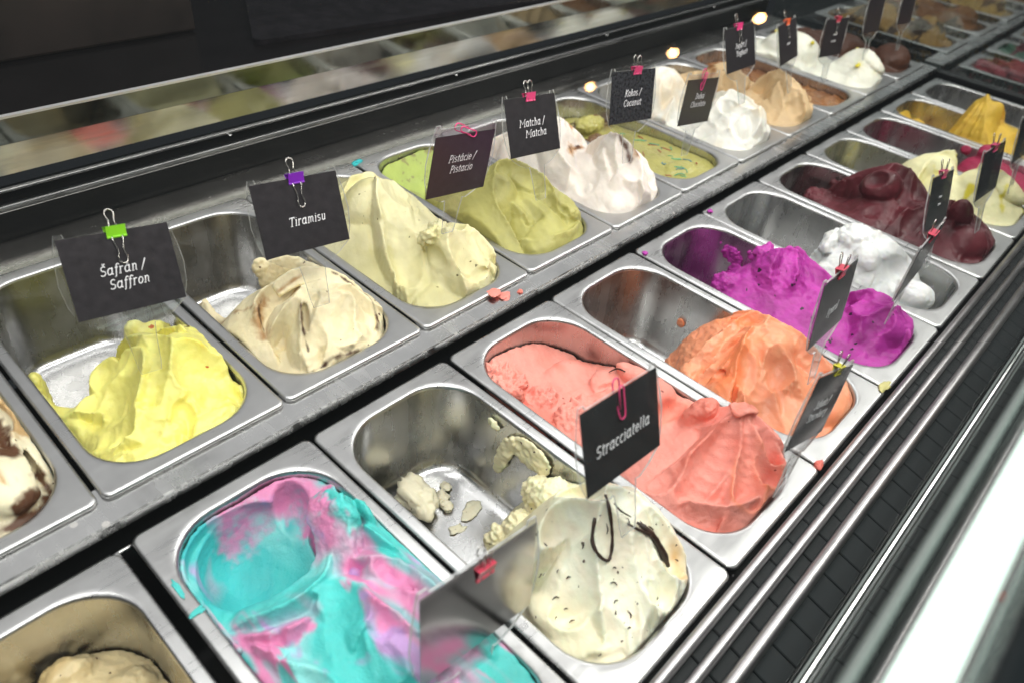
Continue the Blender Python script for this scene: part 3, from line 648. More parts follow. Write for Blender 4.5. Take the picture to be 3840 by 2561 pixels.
# ------------------------------------------------------------------ the ice creams
G = {
 'yellow': gelato_mat('gelato_saffron', .38, .3, specks=[dict(scale=55, size=.16, share=.10, col=(.10, .05, .01)), dict(scale=80, size=.18, share=.05, col=(.6, .12, .01))], wet=.15),
 'cream': gelato_mat('gelato_cream', .46, .32, specks=[dict(scale=170, size=.3, share=.07, col=(.12, .06, .03))]),
 'pist': gelato_mat('gelato_pistachio', .47, .3, specks=[dict(scale=200, size=.28, share=.06, col=(.16, .13, .05))]),
 'matcha': gelato_mat('gelato_matcha', .44, .3),
 'white': gelato_mat('gelato_white', .44, .3),
 'flat': gelato_mat('gelato_flat', .3, .15, wet=.25),
 'marble': gelato_mat('gelato_marble', .44, .5, bscale=500),
 'strac': gelato_mat('gelato_chip', .42, .3, specks=[dict(scale=120, size=.26, share=.16, col=(.07, .04, .03)), dict(scale=260, size=.3, share=.10, col=(.12, .08, .07))]),
 'sorbet': gelato_mat('gelato_sorbet', .48, .6, bscale=700, specks=[dict(scale=160, size=.22, share=.05, col=(.22, .05, .03))]),
 'orange': gelato_mat('gelato_orange', .36, .3, bscale=600, wet=.15),
 'dragon': gelato_mat('gelato_seeded', .46, .55, specks=[dict(scale=120, size=.36, share=.22, col=(.02, .006, .02))]),
 'snow': gelato_mat('gelato_snow', .5, .4, bscale=300),
 'maroon': gelato_mat('gelato_maroon', .42, .12, sss=.05, wet=.0),
}
def R0(y=225, z=-150, n=3):   # control points that drop a body away behind y
    return [(x, yy, z) for yy in ([y, (y + 335) / 2, 335] if n == 3 else [y, 335]) for x in (-62, 0, 62)]

gelato('B', 0, 'cream and chocolate rippled ice cream beside the saffron pan', [
    Hf([(-55, 28, -14), (0, 18, -12), (50, 26, -18), (66, 60, -22), (-66, 70, -14), (0, 70, 8), (40, 70, 2), (0, 110, 14), (45, 110, 6), (-50, 120, 10), (0, 170, 8), (45, 170, -8), (0, 230, 4), (0, 330, -10), (-60, 330, -14), (60, 330, -20)], fold=(5, 42, 60, 3)),
    C([(62, 180, 0, 6), (64, 140, 6, 6), (60, 105, 6, 5), (56, 80, 0, 4)]), E((35, 60, -4), (30, 34, 18)), S((52, 130, 8), (14, 34, 14), (8, 0, 0)), S((60, 60, -8), (5, 30, 12))],
    ['#efe6c6', '#5b3a24', '#c9a878'], G['cream'], marble=[(2, 20, .55, .3, (1, .3, 1), None)],
    paints=[Paint([(50, 160, 2), (54, 130, -2), (52, 100, 0), (50, 75, 0)], 7, 1, 2, 3), Paint([(62, 70, -14), (60, 45, -16), (45, 30, -16), (20, 22, -14)], 3, 1, 2, 3, 4)], lift=[(10, 100, 40, 60, 18)], h=2.0, seed=21)

gelato('B', 1, 'bright yellow saffron ice cream heaped in the front of its pan', [
    Hf([(-55, 25, -11), (-20, 18, -7), (20, 18, -8), (55, 28, -16), (-67, 60, -24), (68, 60, -32), (-35, 65, -16), (0, 62, -10), (35, 62, -14), (-45, 105, -28), (0, 105, -2), (35, 105, 4), (62, 105, -18), (-20, 140, -24), (20, 140, -6), (50, 140, -12), (-60, 146, -66), (-30, 164, -100), (0, 168, -90), (30, 170, -66), (60, 175, -60)] + R0(206), rough=.1),
    D2((44, 108, 2), (24, 27, 18), 10, k=5), D2((2, 120, -4), (30, 22, 16), 20, k=4), D2((-14, 146, -22), (20, 16, 18), 0, k=3), D2((-12, 58, -20), (40, 30, 18), -15, k=3), D2((-38, 32, -18), (30, 13, 11), -10, k=2), D2((24, 28, -18), (30, 11, 11), 0, k=2, rough=.4), D2((22, 78, -12), (26, 20, 16), 40, k=3),
    C([(-32, 112, -8, 6), (-14, 96, 0, 7), (6, 74, -6, 7), (12, 54, -12, 6)]), C([(52, 126, 16, 6), (60, 98, 6, 7), (58, 72, -10, 6)]), C([(20, 132, 14, 5), (30, 108, 18, 6), (26, 84, 6, 6)]), C([(-52, 60, -18, 5), (-34, 46, -8, 6), (-8, 40, -5, 6), (12, 44, -8, 5)]),
    Tr([(20, 118, 12), (10, 92, 0), (-8, 74, -10)], 12), Tr([(46, 84, 2), (40, 62, -14), (42, 44, -18)], 8, col=1), Tr([(8, 50, -12), (2, 38, -17), (-6, 28, -16)], 6, col=1, rough=.5), Tr([(-28, 88, -16), (-46, 70, -26)], 9), Tr([(56, 60, -20), (60, 40, -24)], 9),  # second tone deepens the crevices, painting in light absorbed there
    E((-66, 170, -46), (7, 34, 30), rough=.5), E((-58, 138, -50), (14, 28, 24), k=8), E((-62, 194, -32), (8, 12, 22), rough=.5),
    E((50, 184, -30), (24, 10, 26), (20, 0, 0), rough=.3, k=8), E((35, 190, -12), (12, 9, 12), (30, 20, 0), rough=.4, k=6), E((60, 160, -40), (14, 30, 24), k=8), E((67, 42, -22), (5, 24, 11), rough=.8)],
    ['#f3ec86', '#f0dc4c'], G['yellow'], lift=[(16, 92, 36, 38, 16)], h=1.5, seed=4, disp=(.8, 11.), rough=(2.2, 6.), warp=(5., 46., 2.4, 15.), strokes=(10, 70, 45, 3., (25, 140)), sharp=.8)

gelato('B', 2, 'cream tiramisu ice cream petals with brown ripple lines', [
    Hf([(-55, 28, -14), (0, 18, -9), (50, 28, -13), (-67, 70, -26), (67, 70, -24), (-40, 60, -14), (0, 60, 6), (38, 60, 4), (-44, 100, -8), (0, 105, 6), (40, 105, 10), (-20, 128, 8), (20, 128, 12), (45, 140, -2), (-50, 140, -48), (-20, 158, -60), (20, 165, -40), (55, 175, -28)] + R0(218)),
    Tr([(8, 112, 2), (-16, 100, -9), (-42, 84, -22)], 13, col=0), C([(-50, 84, -10, 6), (-46, 106, 6, 7), (-28, 124, 15, 7), (0, 128, 17, 6), (30, 118, 17, 6), (56, 94, 10, 6)]),
    D2((18, 56, -4), (44, 33, 22), 14, k=1.5), Tr([(30, 74, 17), (16, 54, 13), (8, 30, -2)], 40), Tr([(54, 70, 4), (50, 46, -4), (36, 30, -10)], 10), C([(-20, 84, 16, 4), (10, 84, 21, 5), (40, 76, 18, 5), (60, 54, 2, 5)]), C([(-12, 80, 14, 5), (-26, 64, 8, 5), (-36, 44, -4, 5), (-40, 30, -12, 4)], k=1.5),
    Rb([(-16, 116, 19, 8), (8, 112, 23, 10), (34, 98, 21, 9), (50, 84, 12, 8)], (.2, .7, .7), 2.6, k=2), S((-18, 66, 10), (4, 15, 9), (-28, 0, 0), k=1.5, col=1), E((0, 26, -14), (52, 12, 8), (4, 0, 0), k=1.5),
    E((-62, 186, -40), (8, 26, 24), rough=.4), Rb([(-60, 206, -24, 9), (-62, 176, -30, 10), (-54, 146, -34, 12), (-44, 120, -24, 12)], (.5, 0, .8), 4, k=4, rough=.25), E((-46, 190, -66), (18, 8, 10), rough=.6),
    E((46, 204, -30), (32, 6, 30), (-22, 0, 0), rough=.25), E((22, 216, -12), (10, 6, 12), rough=.5), E((62, 160, -20), (10, 40, 20)), Tr([(60, 190, -6), (40, 160, -18)], 12)],
    ['#ecdfb8', '#4a2e1a', '#b08a5c'], G['cream'],
    paints=[Paint([(-52, 88, -4), (-47, 106, 11), (-28, 124, 20)], 3.2, 2, 4, 4, 1), Paint([(-48, 94, 2), (-43, 110, 13), (-30, 126, 19)], .6, 1, 1., 1.2, 5), Paint([(-16, 74, 14), (-26, 58, 4), (-32, 42, -6)], .9, 1, 1., 1., 2), Paint([(-50, 30, -9), (-30, 22, -7), (10, 18, -6)], 1.2, 1, 1.4, 1.6, 3), Paint([(40, 98, 24), (60, 78, 8), (58, 48, -2), (44, 30, -6)], .7, 1, 1.2, 1.2, 6), Paint([(-62, 170, -22), (-52, 140, -24), (-44, 120, -14)], 1., 2, 2, 2, 7), Paint([(-20, 112, 22), (10, 108, 25)], .8, 2, 1.5, 1.6, 9)],
    lift=[(6, 82, 34, 38, 26)], h=1.5, seed=9, disp=(.3, 12.), rough=(2.2, 5.), warp=(3.5, 50., 1.4, 15.), strokes=(8, 20, 30, 2.5, (25, 130)))

gelato('B', 3, 'pale yellow green pistachio ice cream with a teardrop fold', [
    Hf([(-55, 28, -13), (-10, 18, -9), (40, 24, -12), (-67, 80, -22), (68, 60, -26), (-40, 60, -14), (0, 60, -4), (35, 65, 12), (-45, 105, -8), (0, 105, 8), (40, 95, 18), (-40, 150, -4), (0, 155, 8), (50, 150, 8), (-45, 210, 0), (0, 215, 20), (40, 215, 24), (-30, 250, 4), (30, 255, 14), (-40, 300, -20), (30, 300, -16), (0, 330, -18), (65, 330, -26), (-60, 335, -30)]),
    D2((14, 208, 2), (48, 42, 30), 0, k=8), C([(10, 200, 36, 7), (-10, 160, 31, 9), (-32, 124, 20, 12), (-42, 102, 8, 11)], asym=2.6), S((-50, 132, 20), (7, 22, 9), (25, 0, 0), k=3), S((-18, 140, 34), (5, 22, 8), (25, 0, 0), k=3),
    D2((24, 62, 0), (38, 38, 30), 0, k=5), E((2, 84, 22), (17, 12, 9), rough=1.6, k=4), E((16, 92, 26), (12, 9, 8), rough=1.4, k=4),
    C([(30, 92, 34, 5), (50, 74, 26, 6), (60, 48, 6, 5)], k=4), C([(12, 82, 33, 4), (4, 58, 24, 4), (-2, 36, 8, 4), (-4, 22, -6, 3)], k=2.5),
    S((-26, 66, 8), (22, 24, 14), (20, 0, 0), k=8), E((-40, 44, -14), (20, 16, 8), k=4), S((22, 26, 2), (16, 6, 6), (10, 0, 0), k=3), C([(4, 30, 0, 3), (20, 26, 0, 3.5), (40, 28, 0, 3)], k=3),
    C([(-30, 236, 12, 7), (0, 246, 22, 8), (34, 240, 26, 8)], k=7), Tr([(8, 140, 20), (-20, 110, 4), (-40, 80, -10)], 24), Tr([(30, 180, 28), (20, 140, 16), (16, 110, 12)], 30), Tr([(24, 70, 30), (20, 44, 16), (18, 26, -2)], 26), Tr([(46, 70, 24), (52, 44, 4)], 12)],
    ['#e6dfb2', '#d6cf9a', '#a9a962'], G['pist'], marble=[(1, 60, .25, .6, (1, 1, 1), None)], lift=[(8, 66, 30, 30, 26), (4, 195, 36, 44, 26)], h=1.6, seed=14, disp=(.35, 14.), rough=(2.4, 5.), strokes=(6, 60, 40, 2.2, (25, 270)), sharp=.7)

gelato('B', 4, 'olive green matcha ice cream with a thick looped fold', [
    Hf([(-50, 28, -13), (0, 18, -9), (45, 24, -10), (-67, 80, -22), (67, 70, -22), (-30, 60, -8), (10, 60, 0), (40, 60, -2), (-40, 110, -6), (0, 110, 2), (40, 110, 2), (-40, 160, -6), (0, 165, 10), (40, 165, 6), (-50, 220, -30), (0, 220, -20), (50, 220, -20), (-50, 280, -44), (0, 280, -56), (50, 280, -40), (-50, 325, -16), (0, 335, -8), (50, 330, -6), (65, 300, -16)]),
    C([(-50, 60, -8, 9), (-46, 100, 12, 10), (-24, 132, 30, 10), (4, 142, 37, 11), (26, 124, 33, 10), (36, 92, 20, 10), (34, 58, 2, 9)], asym=2.4), Tr([(2, 124, 20), (-4, 98, 2), (-10, 66, -12)], 16), C([(-10, 150, 22, 5), (-20, 110, 6, 6), (-18, 80, -4, 5)]), C([(-60, 120, -4, 7), (-40, 150, 18, 7), (-8, 172, 28, 7)]),
    E((54, 74, -2), (17, 36, 18), k=5, rough=.45), E((46, 48, 4), (12, 12, 10), k=4, rough=.7), E((-10, 40, -10), (38, 20, 12), (8, 0, 0), k=4), C([(-46, 52, -8, 4), (-20, 30, -4, 4), (20, 24, -4, 5), (50, 34, -6, 4)], k=3), S((36, 52, 10), (4, 10, 8), k=2), S((40, 84, 24), (3, 6, 8), k=2),
    E((-20, 230, -22), (26, 20, 18), k=6)],
    ['#b4af68', '#a9b95c', '#8f8e52'], G['matcha'], marble=[(1, 60, -1.2, .3, (1, 1, 1), lambda x, y, z: (y - 240) / 40), (2, 7, .55, .2, (1, 1, .4), lambda x, y, z: (y - 280) / 20)], lift=[(4, 105, 36, 48, 30)], h=1.7, seed=18, disp=(.4, 13.), strokes=(7, 50, 45, 2.5, (30, 220)), sharp=.75)

gelato('B', 5, 'white coconut ice cream heaped high with brown swirls', [
    Hf([(-50, 28, -12), (0, 18, -8), (45, 24, -12), (-67, 80, -20), (67, 70, -24), (-30, 60, 0), (15, 60, 12), (45, 60, 4), (-40, 110, 2), (10, 110, 18), (48, 110, 10), (-40, 160, -4), (0, 170, 2), (45, 165, 4), (-40, 215, 4), (0, 220, 16), (45, 220, 10), (-40, 262, -28), (0, 265, -16), (45, 265, -26), (0, 310, -70), (-50, 320, -80), (50, 320, -80)]),
    D2((22, 74, 8), (44, 46, 36), 0, k=4), D2((12, 214, 4), (46, 36, 31), 0, k=4), Tr([(6, 100, 40), (-14, 74, 16), (-30, 44, -4)], 16), Tr([(40, 96, 38), (48, 64, 20), (42, 32, -4)], 16), Tr([(22, 84, 44), (18, 50, 26), (12, 28, 2)], 22), Tr([(-30, 150, 4), (0, 156, 8), (30, 154, 12)], 12), C([(-26, 258, 14, 6), (-2, 226, 33, 7), (-18, 188, 26, 8), (-34, 152, 16, 8), (-42, 118, 8, 7)], k=4), S((18, 158, 22), (28, 15, 15), k=4, col=0),
    S((-6, 88, 46), (12, 5, 6), (60, 0, 0), k=3), C([(10, 100, 44, 5), (4, 70, 40, 5), (0, 42, 20, 5), (-4, 26, 0, 4)], k=3), E((-8, 36, -10), (40, 18, 10), k=4, rough=.2), E((56, 52, 0), (12, 16, 16), k=5, rough=.3), C([(34, 242, 30, 6), (52, 220, 26, 6), (56, 196, 14, 6)], k=4)],
    ['#eee4da', '#5a3018', '#c79a6a'], G['white'], paints=[Paint([(-6, 150, 14), (8, 160, 10), (24, 156, 9), (36, 166, 14)], 4, 2, 3, 4, 1), Paint([(-4, 152, 14), (6, 162, 10), (20, 156, 9)], 1.8, 1, 1.5, 2.5, 2), Paint([(8, 84, 44), (12, 70, 44), (10, 58, 42)], 2.0, 1, 1.8, 2.0, 3), Paint([(22, 66, 44), (20, 54, 44), (24, 42, 42)], 2.6, 2, 2.5, 2.4, 13), Paint([(22, 62, 44), (21, 52, 44)], 1.4, 1, 1.6, 1.6, 14), Paint([(48, 214, 30), (54, 200, 22)], 3, 2, 3, 3, 4), Paint([(20, 160, 10), (40, 158, 16)], 3, 1, 2, 3, 8)], lift=[(4, 72, 33, 33, 28), (8, 190, 36, 40, 28)], h=1.9, seed=23, disp=(.4, 13.), strokes=(7, 40, 50, 3., (30, 250)), sharp=.7)

gelato('B', 6, 'flat green Dubai style ice cream with coloured drizzle on top', [
    Hf([(-55, 25, -13), (0, 18, -12), (55, 25, -13), (0, 100, -11), (-60, 100, -14), (60, 100, -14), (0, 180, -14), (-60, 180, -17), (60, 180, -17), (-40, 230, -30), (30, 230, -20), (0, 262, -14), (0, 300, -30), (-50, 320, -34), (50, 320, -34)]),
    E((0, 248, -8), (34, 20, 14), rough=1.2, k=4), E((-30, 215, -18), (30, 10, 8), (15, 0, 0), rough=1., k=4, col=1), E((0, 60, -11), (30, 16, 3), rough=.4)],
    ['#b1ab5e', '#6a4a30'], G['flat'], marble=[(1, 40, -.1, .3, (1, 1, 1), lambda x, y, z: (y - 222) / 30)], h=2.0, seed=25, disp=(.5, 16.), warp=(2, 60, .6, 17))

gelato('B', 7, 'tall white yoghurt ice cream dome behind the green flat pan', [
    Hf([(-50, 28, -10), (0, 18, -8), (45, 24, -10), (-67, 80, -14), (67, 70, -14), (0, 60, 14), (0, 110, 18), (-45, 160, 6), (45, 160, 6), (0, 200, 14), (-45, 240, 10), (0, 250, 30), (45, 240, 20), (0, 290, 0), (-50, 325, -40), (50, 325, -40)], fold=(4, 48, 30, 5)),
    D2((14, 76, 4), (54, 54, 46), 0, k=6), D2((-6, 225, 4), (56, 56, 44), 0, k=6), Tr([(0, 110, 40), (-24, 70, 14), (-30, 36, -4)], 18), Tr([(40, 100, 38), (50, 60, 14)], 16), C([(20, 110, 48, 6), (10, 70, 42, 7), (14, 36, 16, 6)], k=4), E((40, 40, 0), (26, 20, 16), k=4, rough=.4), C([(-40, 170, 16, 8), (0, 180, 26, 8), (40, 160, 26, 8)], k=6)],
    ['#eceae0', '#e9dcc4'], G['white'], marble=[(1, 60, .4, .5, (1, 1, 1), None)], lift=[(4, 75, 34, 34, 22), (0, 225, 40, 45, 18)], h=2.1, strokes=(14, 30, 45, 4., (30, 260)), seed=27, disp=(.5, 12.))
gelato('B', 8, 'light tan coffee coloured ice cream with brown edges', [
    Hf([(-50, 28, -10), (0, 18, -8), (45, 24, -10), (-67, 80, -14), (67, 70, -14), (0, 60, 10), (0, 110, 6), (-45, 150, 0), (45, 150, 4), (0, 200, 16), (-45, 240, 0), (0, 245, 12), (45, 240, 10), (0, 290, -10), (-50, 325, -40), (50, 325, -40)], fold=(5, 38, 80, 8)),
    D2((20, 62, 0), (44, 46, 42), 0, k=5), D2((0, 190, 2), (54, 48, 36), 0, k=5), Tr([(16, 92, 42), (-8, 60, 16), (-20, 30, -4)], 13), Tr([(34, 86, 40), (34, 54, 22), (28, 28, -2)], 10), C([(24, 100, 46, 5), (14, 60, 38, 6), (0, 26, 0, 5)], k=3), C([(24, 100, 46, 5), (46, 60, 28, 6), (54, 34, 0, 5)], k=3), S((-20, 110, 18), (26, 14, 14), k=5)],
    ['#d2b58a', '#8a5a2a'], G['cream'], paints=[Paint([(40, 80, 38), (54, 50, 14), (58, 36, 2)], 2.4, 1, 3, 4, 1), Paint([(-40, 200, 20), (0, 226, 30), (40, 215, 28)], 4, 1, 4, 5, 2)], lift=[(8, 70, 32, 34, 16), (0, 190, 40, 45, 12)], h=2.2, strokes=(14, 60, 45, 4., (30, 260)), seed=29)
gelato('B', 9, 'smooth brown caramel ice cream filled level with its rim', [
    Hf([(-55, 25, -14), (0, 18, -13), (55, 25, -14), (0, 90, -10), (-60, 100, -15), (60, 100, -15), (0, 180, -15), (-55, 220, -18), (55, 220, -18), (0, 300, -24), (0, 335, -26)], fold=(2.2, 34, 100, 4))],
    ['#94612f', '#7a4a22'], G['flat'], marble=[(1, 40, .1, .4, (1, 1, 1), None)], h=2.4, seed=31, warp=(3, 50, 1, 20))
gelato('B', 10, 'white swirled ice cream dotted with yellow zest pieces', [
    Hf([(-50, 28, -10), (0, 18, -8), (45, 24, -10), (-67, 80, -14), (67, 70, -14), (0, 80, 10), (-45, 150, 6), (45, 150, 6), (0, 220, 20), (0, 300, 10), (-50, 330, -10), (50, 330, -10)]),
    Sw((22, 66, -14), 48, 1.2, 15, 56, tw=2), E((-4, 215, 10), (54, 66, 38), k=8),
    E((30, 90, 36), (5, 4, 4), col=1, k=1.5), E((-20, 60, 22), (9, 4, 3), col=1, k=1.5), E((50, 70, 22), (4, 5, 4), col=1, k=1.5), E((10, 36, 12), (6, 3, 3), col=1, k=1.5), E((-20, 170, 44), (6, 4, 3), col=1, k=1.5), E((30, 48, 26), (3, 4, 3), col=1, k=1.5), E((-4, 260, 40), (9, 5, 4), col=1, k=1.5)],
    ['#eeeede', '#d4c41e'], G['white'], lift=[(10, 70, 34, 34, 14)], h=2.2, strokes=(14, 30, 45, 4., (30, 260)), seed=33)
gelato('B', 11, 'dark chocolate ice cream in the last pan of the back row', [
    Hf([(-50, 28, -10), (0, 18, -8), (45, 24, -10), (0, 80, 10), (-55, 120, 0), (55, 120, 0), (0, 180, 10), (0, 260, 6), (0, 330, -10)], fold=(7, 34, 70, 6)), E((20, 60, 6), (44, 40, 30), k=5), E((0, 170, 6), (50, 50, 26), k=5)],
    ['#4a2a1a', '#3a1e12'], G['maroon'], h=2.4, seed=35)

# ---- front row
gelato('F', 0, 'beige lumpy ice cream low in a mostly empty pan', [
    Hf([(-60, 30, -50), (0, 25, -46), (60, 30, -50), (-50, 120, -52), (0, 120, -46), (50, 120, -52), (-50, 200, -54), (0, 205, -50), (50, 200, -58), (-46, 270, -56), (0, 285, -50), (50, 262, -60), (-40, 318, -60), (10, 326, -56), (48, 300, -66), (0, 342, -70)], rough=.5),
    D2((-30, 312, -66), (26, 18, 20), rough=.8, k=3), D2((14, 318, -64), (24, 17, 18), rough=.8, k=3), D2((42, 280, -72), (24, 22, 18), rough=.8, k=3), D2((0, 285, -62), (26, 16, 18), rough=.6, k=3)],
    ['#e0cd9f', '#cdb582'], G['cream'], marble=[(1, 22, .25, .4, (1, 1, 1), None)], h=1.8, seed=37, rough=(2.2, 9.), strokes=(14, 30, 60, 3., (40, 320)))

bowl = lambda x, y, z: 1 - 1.3 * np.exp(-(((x + 22) / 46) ** 2 + ((y - 272) / 44) ** 2) ** 2)
gelato('F', 1, 'turquoise and pink marbled ice cream with a smooth scooped hollow', [
    Hf([(0, 335, -9), (50, 325, -8), (-50, 325, -18), (-66, 290, -20), (66, 285, -8), (-18, 300, -20), (30, 290, -16), (-40, 250, -14), (-52, 226, -8), (-16, 216, -6), (20, 226, -6), (46, 240, 0), (-48, 190, -10), (0, 190, -4), (45, 190, 0), (-50, 130, -10), (0, 130, 6), (45, 130, 2), (-48, 70, -12), (0, 70, 4), (40, 70, 0), (-45, 28, -14), (0, 18, -10), (45, 25, -12)]),
    C([(-62, 214, -10, 6), (-46, 160, -4, 7), (-32, 100, -2, 8), (-22, 40, -8, 7)]), C([(-4, 204, 4, 8), (18, 164, 14, 9), (42, 110, 10, 8)]), C([(40, 200, 10, 8), (54, 164, 8, 8), (58, 120, 2, 7)]),
    Tr([(10, 214, 2), (-14, 180, -6), (-24, 130, -6)], 22), Tr([(30, 190, 6), (34, 150, 4), (40, 110, 0)], 16), Tr([(-10, 140, 6), (-6, 90, 2), (0, 50, -4)], 24), C([(-50, 232, -6, 7), (-24, 218, -1, 8), (6, 222, -2, 8), (24, 236, 0, 7)], cut=1.4), C([(-60, 224, -10, 6), (-42, 206, -4, 7), (-26, 202, -6, 7)], col=1, cut=1.4),
    C([(28, 222, -4, 9), (44, 240, 12, 8), (53, 262, 22, 6)], rough=.3, cut=1.3), E((48, 254, 14), (9, 15, 15), (20, 0, 0), rough=.5, k=3), E((66, 250, 6), (5, 15, 15), rough=.2, k=3), C([(56, 236, 6, 7), (62, 205, 2, 7), (60, 170, 2, 6)]),
    S((-14, 284, -22), (50, 50, 46), (0, 0, 0), k=1.5, col=2, rough=.02), S((30, 300, -14), (16, 30, 34), (-24, 0, 0), k=4, col=2, rough=.1), S((34, 268, -30), (10, 26, 26), (-14, 0, 0), k=1.5, col=0), S((6, 152, 18), (3, 7, 5), k=2)],
    ['#50c9c4', '#dc88b4', '#0e97a8', '#8ad8d6', '#c09cd0'], G['marble'], marble=[(3, 44, .15, .5, (1.3, .4, 1), bowl), (1, 60, .66, .35, (1.5, .35, 1.), bowl), (1, 30, .8, .3, (1.6, .4, 1), bowl), (4, 24, .85, .4, (1.4, .5, 1), bowl)], film=Film(216, -9, 1.6, 6),
    paints=[Paint([(-14, 334, -20), (10, 336, -16), (40, 326, -16), (56, 300, -16)], 10, 1, 9, 6, 3), Paint([(40, 300, -40), (38, 270, -50), (28, 246, -34)], 6, 1, 3, 4, 6), Paint([(-30, 44, 0), (10, 30, 0), (45, 44, 0)], 15, 1, 9, 8, 11), Paint([(-62, 224, -8), (-42, 206, 0), (-24, 200, -2)], 5, 1, 2.5, 3, 8)], lift=[(10, 150, 45, 50, 8)], h=1.5, seed=44, disp=(.4, 9.), rough=(2.6, 5.), strokes=(18, 75, 35, 4., (40, 205)))

gelato('F', 2, 'white stracciatella ice cream mound with dark chocolate flakes', [
    Hf([(-50, 28, -9), (0, 18, -6), (45, 24, -8), (-67, 70, -20), (67, 60, -18), (-35, 60, -10), (5, 60, 8), (42, 55, 0), (-45, 100, -22), (0, 100, 10), (40, 100, 10), (-40, 130, -46), (0, 140, -24), (40, 140, -12), (10, 165, -58), (50, 165, -28), (-30, 170, -100), (20, 190, -96), (60, 190, -44), (-60, 200, -150), (62, 215, -104), (0, 225, -150), (50, 240, -150), (0, 300, -160), (-60, 330, -160), (60, 330, -160), (-60, 150, -120)]),
    D2((22, 90, 8), (34, 30, 32), 0, k=5), D2((20, 54, -6), (48, 38, 28), 0, k=5), D2((-40, 70, -30), (24, 46, 20), 0, k=4),
    C([(12, 108, 38, 6), (-8, 84, 32, 7), (-24, 52, 14, 7), (-34, 26, -6, 5)], asym=2.), C([(12, 108, 38, 6), (34, 100, 38, 6), (50, 74, 24, 7), (56, 34, -4, 6)], asym=2.), C([(8, 100, 40, 5), (12, 70, 33, 6), (4, 44, 18, 6), (-4, 24, -2, 5)], asym=2.), C([(34, 90, 40, 5), (36, 62, 27, 6), (34, 30, 2, 6)], asym=2.),
    Tr([(0, 92, 34), (-8, 66, 17), (-18, 36, -3)], 11), Tr([(26, 88, 37), (22, 60, 20), (14, 28, -3)], 10), Tr([(48, 84, 28), (50, 56, 8), (46, 34, -4)], 9), Tr([(-18, 112, 4), (-44, 80, -20)], 16), Tr([(24, 112, 32), (30, 132, 4)], 10), C([(-54, 40, -10, 4), (-20, 22, -7, 5), (20, 20, -7, 5), (52, 32, -9, 4)]),
    E((68, 212, -18), (3.2, 26, 17), rough=.5), E((66.5, 244, -44), (3.2, 9, 34), (0, 14, 0), rough=.5), E((68, 262, -14), (3, 10, 6), rough=.5), E((24, 178, -62), (16, 14, 20), rough=1.1, k=6), E((48, 166, -22), (18, 20, 16), rough=.8, k=7), E((10, 192, -82), (10, 10, 18), rough=1.1, k=6), E((56, 186, -44), (12, 18, 22), rough=.9, k=7), E((30, 136, -4), (20, 18, 14), rough=.5, k=7)],
    ['#fcf3dc', '#f3eabb', '#e3b878'], G['strac'], marble=[(1, 60, -1.2, .6, (1, 1, 1), lambda x, y, z: np.clip((y - 118) / 40, 0, 1) * .8 + np.clip((-x - 20) / 30, 0, 1) * .5)], paints=[Paint([(58, 44, -6), (46, 26, -8)], 3, 2, 7, 3, 2)], lift=[(14, 80, 33, 33, 20)], h=1.5, seed=52, disp=(.35, 12.), rough=(2.6, 5.), warp=(3.5, 50., 1.6, 16.), strokes=(7, 65, 35, 2.2, (25, 120)), sharp=.8)  # pale orange dab at the front corner paints in warm bounced light

